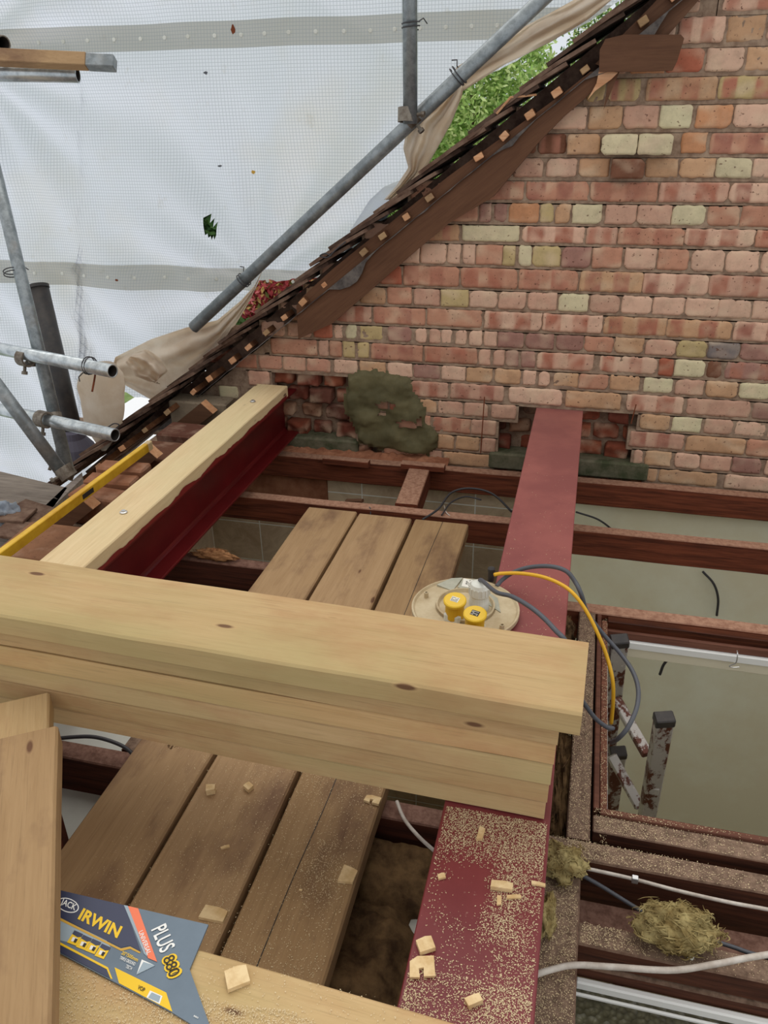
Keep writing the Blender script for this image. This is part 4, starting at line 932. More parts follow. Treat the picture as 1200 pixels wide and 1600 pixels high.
# raised wedge ribs and windows on the shell
for P in (((672, 908), (700, 896), (722, 895), (702, 920)), ((722, 897), (748, 898), (742, 922), (712, 913)), ((772, 922), (790, 935), (796, 962), (768, 945))):
    mb = MB(); q = [tuple(v * .80 for v in dp(*p)) for p in P]; ar = sum(q[i][0] * q[(i + 1) % 4][1] - q[(i + 1) % 4][0] * q[i][1] for i in range(4)); q = q if ar > 0 else q[::-1]
    mb.prism(q, H + 0.001, H + 0.0055); lp('panel', mb, 'lamp_window')
mb = MB(); q = [tuple(v * .86 for v in dp(*p)) for p in ((724, 900), (762, 908), (760, 922), (720, 914))][::-1]; mb.prism(q, H + 0.0055, H + 0.0062); lb = lp('sticker', mb, 'label_white', 'worn printed sticker')
rnd = random.Random(4)
mb = MB()
for _ in range(60):
    u, v = rnd.random() * .9, rnd.random() * .85; a, b_, d_ = Vector(dp(726, 912)) * .86, Vector(dp(758, 920)) * .86, Vector(dp(728, 901)) * .86; p = a + (b_ - a) * u + (d_ - a) * v; 
    mb.box((p.x, p.y, H + .0062), (p.x + .0035, p.y + .0012, H + .0065))
mb.build('worn_print', 'ink_dark', lb)
for (px, py) in ((666, 930), (784, 981)):
    x, y = dp(px, py + 4); mb = MB(); mb.pipe((x, y, H), (x, y, H + .016), 0.0055, 0.002, 16); lp('screw_post', mb, 'lamp_shell')
    mb = MB(); mb.lathe([(0.0034, 0), (0.0034, 0.010)], Matrix.Translation((x, y, H)), 12); lp('screw_hole', mb, 'ink_dark')
def socket(px, py, lab, open_):
    x, y = dp(px, py + 20); M0 = Matrix.Translation((x, y, H))
    g = empty('x', (0, 0, 0), '', ''); bpy.data.objects.remove(g)
    mb = MB(); mb.box((-0.020, -0.020, 0), (0.020, 0.020, 0.024), M0 @ Matrix.Rotation(-.25, 4, 'Z'), bev=.004); b0 = lp('socket_base', mb, 'plastic_white')
    mb = MB(); mb.lathe([(0.020, .006), (0.022, .010), (0.022, .044), (0.020, .048)], M0, 24); lp('socket_barrel', mb, 'socket_yellow_dark')
    mt = M0 @ Matrix.Translation((0, 0.0, .048)) @ Matrix.Rotation(math.radians(10), 4, 'X')
    mb = MB(); mb.lathe([(0.025, 0), (0.0265, .002), (0.0265, .007), (0.024, .009)], mt, 28); mb.box((-.006, .015, 0), (.006, .026, .008), mt, bev=.002); cp = lp('socket_lid', mb, 'socket_yellow')
    mb = MB(); mb.box((-.0095, -.008, .009), (.0095, .008, .0096), mt @ Matrix.Rotation(-.25, 4, 'Z')); st = lp('lid_label', mb, 'label_white' if open_ else 'ink_dark', lab, par=cp)
    mb = MB(); rn = random.Random(int(px))
    for r_ in range(4):
        for c_ in range(5):
            if rn.random() < .75: mb.box((-.008 + c_ * .0032, -.0065 + r_ * .0034, .0096), (-.008 + c_ * .0032 + .0022, -.0065 + r_ * .0034 + .0016, .0099), mt @ Matrix.Rotation(-.25, 4, 'Z'))
    lp('lid_print', mb, 'ink_dark' if open_ else 'label_white', par=cp)
socket(710, 948, 'white label on the left lid', True)
socket(741, 970, 'dark label on the right lid', False)
# plug with strain relief
x, y = dp(744, 956); M0 = Matrix.Translation((x + .004, y + .012, H + 0.004))
mb = MB(); mb.lathe([(0.024, 0), (0.024, .02), (0.0225, .028), (0.022, .036), (0.0245, .040), (0.0235, .060), (0.020, .068), (0.012, .071), (0.0075, .072)], M0, 24)
for k in range(16): t_ = 2 * PI * k / 16; mb.box((-.0011, .0225, .042), (.0011, .0255, .060), M0 @ Matrix.Rotation(t_, 4, 'Z'))
plg = tag(mb.build('plug', 'plastic_white', loc=lt.location), 'white plug with ribbed cap pushed into the site light', 'plug')
top = Vector(lt.location) + M0 @ Vector((0, 0, .066))
def cab(name, pts, r, mat, label): return wire(name, pts, r, mat, label, n=10, steps=10)
cab('grey_cable', [top, top + Vector((.003, 0, .012)), od(775, 925, 1.72), od(800, 932, 1.66), od(828, 948, 1.60), od(850, 966, 1.56), od(868, 985, 1.52), od(884, 1003, 1.50)] +
    [oz(897, 1040, -1.02), oz(903, 1085, -1.10), oz(912, 1098, -1.15), oz(930, 1122, -1.20), oz(948, 1136, -1.235), oz(958, 1138, -1.25)], 0.0050, 'cable_grey', 'grey cable leading from the white plug behind the stack end')
cab('grey_cable', [oz(776, 916, ZD + .004), oz(786, 905, -1.062), oz(805, 893, -1.04), oz(830, 886, -1.02), oz(860, 885, -1.0), oz(884, 892, -1.0), oz(898, 908, -1.02), oz(908, 928, -1.04), oz(918, 958, -1.10), oz(942, 990, -1.16), oz(970, 1022, -1.2), oz(988, 1048, -1.21), oz(997, 1075, -1.22), oz(995, 1105, -1.23), oz(982, 1135, -1.25), oz(967, 1153, -1.28), oz(955, 1160, -1.33)], 0.0054, 'cable_grey', 'grey cable looping wide over the hatch corner')
cab('yellow_cable', [oz(772, 898, ZD + .03), oz(785, 896, -1.045), oz(815, 896, -1.03), oz(850, 902, -1.02), oz(880, 915, -1.02), oz(900, 932, -1.03), oz(918, 958, -1.06), oz(934, 990, -1.10), oz(948, 1025, -1.15), oz(957, 1062, -1.2), oz(958, 1095, -1.26), oz(955, 1130, -1.34)], 0.0046, 'cable_yellow', 'yellow cable curving over the red beam to the loft hatch')
x, y = dp(767, 905); mb = MB(); mb.lathe([(0.008, H - .004), (0.008, H + .022), (0.0095, H + .024), (0.0095, H + .032), (0.007, H + .034)], Matrix.Translation((x, y, 0)), 16); lp('cable_gland', mb, 'black_plastic', 'dark cable gland at the rim')

# ================================================================ RAFTERS AND VERGE OF THE OLD ROOF
yr0, yr1 = 3.008, 3.062
def ypoly(name, pts, y0, y1, mat, label, cat, parent=None):
    P = [oy(*p, y0) for p in pts]; mb = MB(); n = len(P)
    vs = [(p.x, y0, p.z) for p in P] + [(p.x, y1, p.z) for p in P]
    mb.add(vs, [tuple(range(n)), tuple(reversed(range(n, 2 * n)))] + [(k, n + k, n + (k + 1) % n, (k + 1) % n) for k in range(n)])
    o = mb.build(name, mat, parent)
    if not parent: recenter(o); tag(o, label, cat)
    elif label: o['label'] = label
    return o
def rafter_local(name, pts, y0, y1, mat, label, cat):   # with local x along the slope so the grain follows it
    o = ypoly(name, pts, y0, y1, mat, label, cat); a = math.atan(0.775)
    o.data.transform(Matrix.Rotation(a, 4, 'Y')); o.rotation_euler = (0, -a, 0); return o
rafter_local('rafter', [(463, 478), (470, 466), (520, 420), (600, 356), (700, 276), (800, 203), (880, 146), (922, 112), (940, 112), (938, 128), (916, 152), (880, 183), (842, 222), (770, 308), (700, 350), (650, 392), (620, 418), (560, 470), (520, 505), (466, 530)], yr0, yr1, 'rafter_wood', 'long dark brown rafter running up the slope against the brick wall', 'rafter')
rafter_local('rafter', [(930, 100), (975, 52), (1012, 15), (1045, -20), (1120, -80), (1160, -80), (1092, 0), (1052, 46), (1010, 92), (960, 112)], yr0 + .012, yr1, 'rafter_wood', 'upper brown rafter piece behind the collar board at the top', 'rafter')
ypoly('collar_board', [(946, 61), (975, 54), (1064, 54), (1069, 60), (1058, 96), (1051, 110), (985, 112), (936, 112), (937, 78)], yr0 - 0.03, yr0 + .008, 'rafter_wood', 'short brown horizontal board nailed across the rafter top', 'board')
ypoly('splinter', [(936, 110), (966, 113), (955, 124), (930, 142), (918, 156), (932, 130)], yr0 - .012, yr0 + .004, 'cut_end', 'torn pale wood splinter below the collar board', 'splinter')
ypoly('splinter', [(952, 110), (968, 112), (957, 138), (943, 172), (948, 140)], yr0 - .002, yr0 + .01, 'rafter_wood', 'dark pointed splinter hanging below the collar board', 'splinter')

rf = empty('roof_verge', (-1.0, 3.2, -0.56), 'cut edge of the old tiled roof slope with batten ends showing', 'roof')
ang = math.atan(0.775); U = Vector((math.cos(ang), 0, math.sin(ang))); Nn = Vector((-math.sin(ang), 0, math.cos(ang)))
P0 = Vector((0, 0, 0.222)) ; gauge = 0.105
rnd = random.Random(11)
def roofpart(nm, mb, mat, lab=None):
    o = mb.build(nm, mat, rf); o.data.transform(Matrix.Translation(-Vector(rf.location)))
    if lab: o['label'] = lab
    return o
s = -2.95; i = 0
while s < 0.95:
    base = P0 + U * s
    near = s < -1.95
    yc = 2.985 + rnd.uniform(-.025, .03)
    if s < -1.95: yc = 2.985 + (s + 1.95) * 0.55 + rnd.uniform(-.03, .03)
    if s < -2.6: yc = max(yc, 2.55)
    # tile: tail lies on the courses below, tilted a little less than the slope
    tilt = ang - 0.115 + rnd.uniform(-.03, .02)
    Ut = Vector((math.cos(tilt), 0, math.sin(tilt))); Nt = Vector((-math.sin(tilt), 0, math.cos(tilt)))
    mb = MB(); yy = yc; first = True
    while yy < 3.36:
        ye = yy + (rnd.uniform(.06, .165) if first else 0.165); ye = min(ye, 3.37)
        j = rnd.uniform(-.004, .004); cam_ = 0.0
        M4 = Matrix((Ut, Vector((0, 1, 0)), Nt)).transposed().to_4x4(); M4.translation = base + Nn * (0.004 + j) + Vector((0, yy, 0))
        L0 = -0.135; L1 = 0.130
        nseg = 6; vs = []
        for a in range(nseg + 1):
            u = a / nseg; off = rnd.uniform(-.008, .008) if first else 0
            for (yv, zv) in ((off, 0.0), (off + rnd.uniform(-.002, .002), 0.012), (ye - yy - .002, 0.012), (ye - yy - .002, 0.0)):
                vs.append(M4 @ Vector((lerp(L0, L1, u), yv, zv + .004 * math.sin(PI * u))))
        mb.add(vs, [(a * 4 + k, a * 4 + (k + 1) % 4, (a + 1) * 4 + (k + 1) % 4, (a + 1) * 4 + k) for a in range(nseg) for k in range(4)] + [(3, 2, 1, 0), (nseg * 4, nseg * 4 + 1, nseg * 4 + 2, nseg * 4 + 3)])
        yy = ye; first = False
    roofpart('roof_tile_course', mb, 'tile_old' if i % 3 else 'tile_dark')
    # batten with a raw sawn end
    M4 = Matrix((U, Vector((0, 1, 0)), Nn)).transposed().to_4x4(); M4.translation = base + U * 0.06 + Nn * (-0.058)
    by = yc + 0.012 + rnd.uniform(-.012, .02); mb = MB(); hh = rnd.uniform(.020, .027); ww = rnd.uniform(.026, .036)
    mb.box((-ww / 2, by + .0015, -hh / 2), (ww / 2, 3.34, hh / 2), M4, bev=.001); roofpart('batten', mb, 'batten_wood')
    mb = MB(); mb.box((-ww / 2 + .001, by - .006, -hh / 2 + .001), (ww / 2 - .001, by + .001, hh / 2 - .001), M4 @ Matrix.Rotation(rnd.uniform(-.15, .15), 4, 'Y'), bev=.002); roofpart('sawn_end', mb, 'cut_end' if rnd.random() < .75 else 'used_board', 'pale freshly sawn batten end')
    s += gauge * rnd.uniform(.95, 1.05); i += 1
mb = MB(); M4 = Matrix((U, Vector((0, 1, 0)), Nn)).transposed().to_4x4(); M4.translation = P0
mb.box((-2.9, 3.07, -0.078), (0.98, 3.33, -0.018), M4); roofpart('dark_backing', mb, 'tile_dark')  # added dark slab standing in for the shaded void behind the batten ends
# torn underlay below the battens
mb = MB(); nx = 90; vs = []
for a in range(nx + 1):
    sx = lerp(-2.4, 0.9, a / nx); b0 = P0 + U * sx
    dr = max(0, mnoise.noise(Vector((sx * 4.0, 1.7, 0))) - .12) * 0.13 + .006 * mnoise.noise(Vector((sx * 30, 0, 0)))
    yv = 2.998 + 0.004 * mnoise.noise(Vector((sx * 12, 4, 0)))
    vs += [tuple(b0 + Nn * -0.078 + Vector((0, 3.3, 0))), tuple(b0 + Nn * -0.080 + Vector((0, yv, 0))), tuple(b0 + Nn * (-0.083 - dr) + Vector((0, yv - .002 * (dr > .01), 0)))]
mb.add(vs, [(a * 3 + k, (a + 1) * 3 + k, (a + 1) * 3 + k + 1, a * 3 + k + 1) for a in range(nx) for k in range(2)])
roofpart('underlay', mb, 'underlay', 'torn grey roofing felt under the battens')
# snapped lath at the roof edge
mb = MB()
for a in range(5):
    q = [(728 + a * 2, 148 + a * 9), (760, 140)]
mb.tube([oy(776, 178, 2.97), oy(798, 152, 2.97), oy(820, 150, 2.975), oy(838, 148, 2.99)], 0.004, 5); roofpart('broken_lath', mb, 'cut_end', 'snapped orange splinter of lath')

# ================================================================ EAVES: wall, rafter feet, level
slab('wall_left', (-1.72, -0.3, -1.40), (-1.45, 3.05, -1.24), 'mortar', 'brick eaves wall beyond the left beam')
rnd = random.Random(21)
def loosebrick(a, b_, z0, z1, label, c, rot=0.0, mat='brick', yaw=0):
    mb = MB(); sx, sy, sz = (b_[0] - a[0]), (b_[1] - a[1]), z1 - z0; col = rc(c, .05)
    n = 6
    mb.box((-sx / 2, -sy / 2, 0), (sx / 2, sy / 2, sz), bev=.007, col=col)
    vs = [Vector(v) for v in mb.v]; mb.v = [tuple(v + Vector((mnoise.noise(v * 30), mnoise.noise(v * 31 + Vector((5, 0, 0))), 0)) * .006) for v in vs]
    o = mb.build('brick', mat, attr=True, loc=((a[0] + b_[0]) / 2, (a[1] + b_[1]) / 2, z0), rot=(0, 0, yaw)); return tag(o, label, 'brick')
BRN = (128, 92, 68)
loosebrick((-1.60, 1.50), (-1.38, 1.65), -1.24, -1.165, 'brown brick on the eaves wall just behind the stack left end', BRN, yaw=.12)
loosebrick((-1.62, 1.665), (-1.40, 1.88), -1.24, -1.15, 'brown brick on the eaves wall below the spirit level', (134, 96, 72), yaw=.03)
for j, (y0, y1) in enumerate(((2.03, 2.12), (2.125, 2.20), (2.205, 2.28))):
    loosebrick((-1.60, y0), (-1.42, y1), -1.24, -1.13 + .012 * j, ['broken brick lump nearest between the first rafter feet', 'broken brick lump in the middle between the first rafter feet', 'broken brick lump farthest between the first rafter feet'][j], (140, 96, 72), yaw=rnd.uniform(-.15, .15), mat='broken_brick')
loosebrick((-1.62, 2.44), (-1.44, 2.62), -1.24, -1.17, 'dark broken brick on the eaves wall near the gable', (104, 70, 54))
loosebrick((-1.62, 2.66), (-1.44, 2.80), -1.24, -1.16, 'dark brick lump on the eaves wall beside the farthest rafter foot', (96, 62, 50))
loosebrick((-1.70, 2.93), (-1.44, 3.04), -1.24, -1.12, 'grey mortared brick in the corner by the gable wall', (146, 130, 110))
for j, (ya, lb) in enumerate(((2.0, 'nearest cut-off rafter foot with a pale sawn face, under the spirit level'), (2.42, 'middle cut-off rafter foot with a pale sawn face, at the far end of the level'), (2.90, 'farthest cut-off rafter foot, beside the end of the left beam'))):
    r_ = empty('cut_rafter', (-1.495, ya, -1.24), lb, 'rafter')
    f0, f1 = Vector((-.025, 0, .14)), Vector((.025, 0, .0965)); bk = Vector((-.79, 0, -.612)) * .34
    pts = [f0, f1, f1 + bk, f0 + bk]
    mb = MB(); mb.add([(p.x, -.024, p.z) for p in pts] + [(p.x, .024, p.z) for p in pts], [(0, 1, 2, 3), (7, 6, 5, 4)] + [(k, 4 + k, 4 + (k + 1) % 4, (k + 1) % 4) for k in range(4)])
    mb.build('rafter_end', 'rafter_wood', r_)
    mb = MB(); off = Vector((.0018, 0, .0014)); g_ = Vector((.0002, 0, .0002))
    vs = [f0 + g_ + Vector((0, -.023, 0)), f1 + g_ + Vector((0, -.023, 0)), f1 + g_ + Vector((0, .023, 0)), f0 + g_ + Vector((0, .023, 0))]; vs += [v + off for v in vs]
    mb.add(vs, [(0, 1, 2, 3), (7, 6, 5, 4), (0, 4, 5, 1), (1, 5, 6, 2), (2, 6, 7, 3), (3, 7, 4, 0)]); mb.build('sawn_face', 'cut_end', r_)['label'] = 'pale pink sawn face'
# spirit level
a, b_ = oz(-4, 863, -1.066), oz(234, 688, -1.066)
lv = empty('spirit_level', (a + b_) / 2 - Vector((0, 0, .032)), 'long yellow spirit level lying along the rafter feet', 'level')
d = (b_ - a).normalized(); sd = Vector((-d.y, d.x, 0)); M4 = Matrix((d, sd, Vector((0, 0, 1)))).transposed().to_4x4(); L = (b_ - a).length + .5
mb = MB(); mb.box((-L + (b_ - a).length / 2, -.010, 0), ((b_ - a).length / 2 - .03, .010, .032), M4, bev=.002); mb.build('level_body', 'level_yellow', lv)
mb = MB(); mb.box(((b_ - a).length / 2 - .0295, -.0105, -.0005), ((b_ - a).length / 2, .0105, .0325), M4, bev=.003); mb.build('end_cap', 'level_cap', lv)
mb = MB(); mb.box((-.03, -.0108, .008), (.03, -.0102, .024), M4); mb.build('vial_window', 'ink_dark', lv)

# grey weathered board, tile pile and cloth, outside the eaves
def quadboard(name, pts, z, th, mat, label, cat):
    P = [oz(px, py, zz) for (px, py), zz in zip(pts, z)]; mb = MB(); n = len(P)
    mb.add([tuple(p) for p in P] + [tuple(p - Vector((0, 0, th))) for p in P], [tuple(range(n)), tuple(reversed(range(n, 2 * n)))] + [(k, n + k, n + (k + 1) % n, (k + 1) % n) for k in range(n)])
    return tag(recenter(mb.build(name, mat)), label, cat)
quadboard('scaffold_board', [(-60, 722), (105, 762), (78, 800), (-60, 792)], [-1.36] * 4, .04, 'grey_weathered', 'grey weathered scaffold board outside the eaves at far left', 'board')
quadboard('fascia_board', [(100, 762), (128, 738), (128, 748), (75, 800), (60, 800)], [-1.36] * 5, .05, 'grey_weathered', 'grey edge board behind the spirit level', 'board')
for j, (px, py) in enumerate(((20, 795), (48, 802), (30, 815), (58, 818), (35, 832), (12, 806))):
    q = oz(px, py, -1.38 + .012 * j); mb = MB(); mb.box((-.085, -.06, 0), (.085, .06, .012), bev=.002)
    tag(mb.build('clay_tile', 'tile_old', loc=q, rot=(.05 * math.sin(j), .06, -.3 + .1 * j)), ['clay tile at the back of the loose pile outside the eaves', 'clay tile at the right of the loose pile outside the eaves', 'clay tile in the middle of the loose pile outside the eaves', 'tilted clay tile nearest the spirit level in the loose pile', 'clay tile on top of the loose pile outside the eaves', 'clay tile beside the grey plastic bag'][j], 'tile')
mb = MB(); mb.box((-2.6, 0.9, -1.48), (-1.74, 2.35, -1.42)); tag(recenter(mb.build('scaffold_platform', 'grey_weathered')), 'weathered board platform under the loose tiles outside the eaves', 'board')
tuft('plastic_bag', oz(2, 808, -1.33), (.06, .05, .055), 'crumpled blue-grey plastic bag at the far left edge', 'grey_cloth', 14, 0, 'bag')

# ================================================================ SCAFFOLD
RT = 0.0242
def stube(name, p0, p1, mat, label):
    e = empty(name, p0, label, 'scaffold tube'); p1 = Vector(p1) - Vector(p0)
    mb = MB(); mb.pipe((0, 0, 0), p1, RT, 0.004, 24); mb.build('tube_wall', mat, e, smooth=True)
    mb = MB(); mb.pipe(p1 * 0.0005, p1 * .9995, RT - .0042, 0.001, 20); mb.build('tube_bore', 'tube_inside', e)
    return e
dA, dB = oy(302, 512, 3.0), oy(850, -4, 3.0); dd = (dB - dA)
stube('scaffold_tube', dA, dB + dd * .35, 'galvanised_tube', 'long diagonal grey scaffold tube above the roof edge')
vj = oy(641, 178, 2.945); stube('scaffold_tube', vj + Vector((0, 0, -.03)), vj + Vector((-.004, 0, .9)), 'galvanised_tube', 'short upright scaffold tube meeting the diagonal one at the top')
def ext(a, b_, f=1.6): a, b_ = Vector(a), Vector(b_); return a + (b_ - a) * f
vA, vB = od(105, 738, 2.98), od(2, 300, 2.98 + .12); vB = Vector((vA.x + (vB.x - vA.x) * .15, vA.y + .02, vB.z))
vA = Vector((-1.985, 2.60, -1.44)); 
# choose the upright to project on the traced line
vt = od(3, 310, 3.1); vb = od(106, 735, 3.1)
stube('scaffold_tube', vb, ext(vb, vt, 1.5), 'galvanised_tube', 'leaning upright scaffold tube at the left edge')
h1 = oz(176, 580, -.83); h1b = oz(0, 545, -.83); stube('scaffold_tube', h1, ext(h1, h1b, 1.6), 'shiny_tube', 'upper horizontal silver scaffold tube at left, its open end facing right')
h2 = oz(180, 680, -1.06); h2b = oz(0, 640, -1.06); stube('scaffold_tube', h2, ext(h2, h2b, 1.6), 'shiny_tube', 'lower horizontal silver scaffold tube at left, its open end facing right')
g0 = od(100, 742, 2.96); g1 = od(0, 608, 2.88); stube('scaffold_tube', g0, ext(g0, g1, 1.8), 'galvanised_tube', 'sloping scaffold brace in the lower left')
t1 = od(122, 117, 2.64); t1b = od(0, 115, 2.64); stube('scaffold_tube', t1, ext(t1, t1b, 2), 'shiny_tube', 'short horizontal silver scaffold tube end at upper left under a wooden board')
t2 = od(6, 68, 2.6); stube('scaffold_tube', t2, t2 + Vector((-.5, .2, .05)), 'fitting', 'tube end just entering at the upper left edge')
sb = empty('scaffold_batten', od(100, 96, 2.6), 'wooden board end with a metal band above the silver tube at upper left', 'board')
qa, qb = od(180, 98, 2.58), od(-60, 87, 2.58); dq = (qb - qa).normalized(); wv = (CY - dq * CY.dot(dq)).normalized(); tv = dq.cross(wv)
M4 = Matrix((dq, wv, tv)).transposed().to_4x4(); M4.translation = qa - sb.location; Lq = (qb - qa).length
mb = MB(); mb.box((.09, -.021, -.02), (Lq, .021, .02), M4, bev=.002); mb.build('board_body', 'used_board', sb)
mb = MB(); mb.box((0, -.0175, -.0205), (.0895, .0215, .0205), M4, bev=.002); mb.build('metal_band', 'galvanised_tube', sb)
# couplers
def coupler(p, ax1, ax2, label):
    e = empty('scaffold_coupler', p, label, 'coupler'); ax1, ax2 = Vector(ax1).normalized(), Vector(ax2).normalized()
    for k, ax in enumerate((ax1, ax2)):
        o_ = ax1.cross(ax2).normalized() * (.024 if k else -.024)
        mb = MB(); mb.pipe(o_ - ax * .022, o_ + ax * .022, RT + .008, .007, 20); mb.build('jaw', 'fitting', e)
        s_ = ax.cross(ax1.cross(ax2)).normalized()
        mb = MB(); mb.tube([o_ + s_ * .03, o_ + s_ * .062], .006, 8); mb.lathe([(.011, 0), (.011, .012)], Matrix.Translation(o_ + s_ * .05) @ s_.to_track_quat('Z', 'Y').to_matrix().to_4x4(), 6); mb.build('bolt', 'fitting', e)
    return e
upv = (vt - vb).normalized()
coupler(od(48, 560, 3.06), h1b - h1, upv, 'coupler joining the upper silver tube to the leaning upright')
coupler(od(76, 655, 3.04), h2b - h2, upv, 'coupler joining the lower silver tube to the leaning upright')
coupler(od(103, 738, 2.95), g1 - g0, upv + Vector((.5, .3, 0)), 'coupler at the foot of the leaning upright beside the roof')
coupler(oy(640, 181, 2.972), dd, (0, 0.15, 1), 'coupler where the short upright meets the diagonal tube')
# tie wires
def tie(p, ax, label, r=.029):
    ax = Vector(ax).normalized(); u = ax.orthogonal().normalized(); v = ax.cross(u); mb = MB(); pts = [Vector(p) + u * r * math.cos(t) + v * r * math.sin(t) + ax * (t * .0018) for t in [i * .45 for i in range(29)]]
    pts += [pts[-1] + u * .02 + ax * .01, pts[-1] + u * .035 - ax * .005]
    mb.tube(pts, .0022, 6); return tag(recenter(mb.build('wire_tie', 'cable_dark')), label, 'wire')
tie(oy(642, 46, 2.945), (0, 0, 1), 'wire twisted round the short upright tube'); tie(oy(712, 122, 3.0), dd, 'wire tying the sheet to the diagonal tube beside the upright', .034); tie(oy(378, 440, 3.0), dd, 'wire tying the sheet to the lower end of the diagonal tube')
tie(od(19, 430, 3.1), upv, 'wire round the leaning upright at the left edge'); tie(oz(143, 572, -.83), h1b - h1, 'wire tying the sheet bundle to the upper silver tube', .032)
# black soil pipe
e = empty('soil_pipe', od(121, 712, 3.72), 'black soil vent pipe standing behind the leaning upright', 'pipe')
mb = MB(); pt = od(59, 447, 3.66) - e.location; mb.pipe((0, 0, 0), pt, .047, .004, 28); mb.build('pipe_body', 'black_plastic', e, smooth=True)
mb = MB(); ax = pt.normalized(); mb.pipe(pt * .985, pt * 1.004, .050, .0075, 28); mb.build('pipe_rim', 'black_plastic', e)
mb = MB(); mb.lathe([(.10, -.02), (.085, .03), (.055, .07), (.05, .10)], Matrix.Translation(ax * .02), 24); mb.build('lead_collar', 'slate_edge', e)

# ================================================================ SCAFFOLD SHEETING
YS = 3.62
bot = [(-140, 770), (0, 770), (90, 775), (118, 770), (128, 660), (140, 606), (170, 604), (205, 622), (247, 632), (270, 612), (300, 588), (330, 562), (348, 528), (368, 498), (388, 468), (400, 448), (404, 438), (440, 440), (470, 436), (500, 436), (560, 400), (596, 325), (606, 312), (630, 296), (650, 262), (670, 230), (700, 176), (720, 138), (760, 118), (800, 98), (860, 62), (905, 42), (940, 20), (975, -5), (1010, -40), (1060, -90)]
mb = MB(); step = 5; xs = list(range(-140, 1061, step)); NR = 110; uv = []
def yoff(x, z):
    r_ = math.hypot(x + 1.5, z + .75); an = math.atan2(z + .75, x + 1.5)      # creases fanning out from the tie on the diagonal tube
    f = 0.035 * math.exp(-r_ * .9) * math.sin(an * 13 + 2 * mnoise.noise(Vector((x, z, 4)))) * min(1, r_ * 2)
    r2 = math.hypot(x + 2.9, z - .2); a2 = math.atan2(z - .2, x + 2.9); f += 0.03 * math.exp(-r2 * .7) * math.sin(a2 * 15 + 2 * mnoise.noise(Vector((z, x, 8)))) * min(1, r2 * 2)
    f += 0.012 * (1 - abs(mnoise.noise(Vector((x * 1.1 + z * 1.3, z * .5 - x * .4, 21)))) * 2) ** 3
    f += 0.05 * mnoise.noise(Vector((x * .9, z * .9, 3))) + 0.03 * mnoise.noise(Vector((x * 2.2 + z * 1.6, z * 1.0 - x * .6, 7)))
    # tension folds running diagonally from the ties
    f += 0.018 * math.sin((x * 1.0 + z * .75) * 11 + 3 * mnoise.noise(Vector((x, z, 1)))) * max(0, mnoise.noise(Vector((x * 1.3, z * 1.3, 11))) + .25)
    if z < -.7: f += 0.075 * mnoise.noise(Vector((x * 4.5 + z * 3, z * 3, 5)))
    return f
for i, px in enumerate(xs):
    b_ = pl(bot, px) + 3 * mnoise.noise(Vector((px * .08, 0, 0))); t_ = -330
    for j in range(NR + 1):
        py = lerp(t_, b_, (j / NR) ** 0.8); q = oy(px, py, YS); y = YS + yoff(q.x, q.z); mb.v.append((q.x, y, q.z)); uv.append((q.x + 5, q.z))
hole = [(316, 342), (324, 337), (334, 345), (341, 358), (340, 372), (334, 374), (322, 366), (316, 356)]
for i in range(len(xs) - 1):
    for j in range(NR):
        a = i * (NR + 1) + j; mb.f.append((a, a + NR + 1, a + NR + 2, a + 1)); mb.c.append((1, 1, 1, 1))
holes_f = []
keep = []
for f in mb.f:
    c_ = sum((Vector(mb.v[k]) for k in f), Vector()) / 4; p = pix(c_)
    if 300 < p[0] < 350 and 330 < p[1] < 380 and inpoly(p[0], p[1], hole): continue
    keep.append(f)
mb.f = keep; mb.c = mb.c[:len(keep)]
def setuv(o, uv):
    l = o.data.uv_layers.new(name='UVMap')
    for lp_ in o.data.loops: l.data[lp_.index].uv = uv[lp_.vertex_index]
sh = mb.build('scaffold_sheet', 'scaffold_sheet', smooth=True); setuv(sh, uv); tag(sh, 'large white reinforced plastic sheet hung beyond the scaffold tubes', 'sheet')
# eyelets in the hems
for px in range(-30, 900, 40):
    for (zz, jj) in ((0.262, 0), (-0.745, 1)):
        if jj and px > 480: continue
        q0 = oy(px + 6, 55 if not jj else 425, YS); x = q0.x; y = YS + yoff(x, zz) - .004
        M4 = Matrix.Translation((x, y, zz)) @ Matrix.Rotation(PI / 2, 4, 'X'); mb = MB(); mb.lathe([(.0085, -.001), (.0085, .001), (.006, .002)], M4, 12); mb.build('eyelet', 'plastic_white', sh)
# specks and burn marks
for (px, py, ra, rb, mt) in ((363, 46, .009, .017, 'rust'), (326, 114, .010, .006, 'cable_grey'), (345, 259, .010, .004, 'cable_grey'), (392, 270, .009, .009, 'sleeve_gold'), (192, 434, .009, .005, 'rust')):
    q = oy(px, py, YS); y = YS + yoff(q.x, q.z) - .003; rn = random.Random(px); poly = [(q.x + ra * 1.1 * math.cos(t) * rn.uniform(.6, 1.2), q.z + rb * 1.1 * math.sin(t) * rn.uniform(.6, 1.2)) for t in [k * PI / 6 for k in range(12)]]
    mb = MB(); mb.add([(p[0], y, p[1]) for p in poly], [tuple(range(12))]); mb.build('sheet_mark', mt, sh)

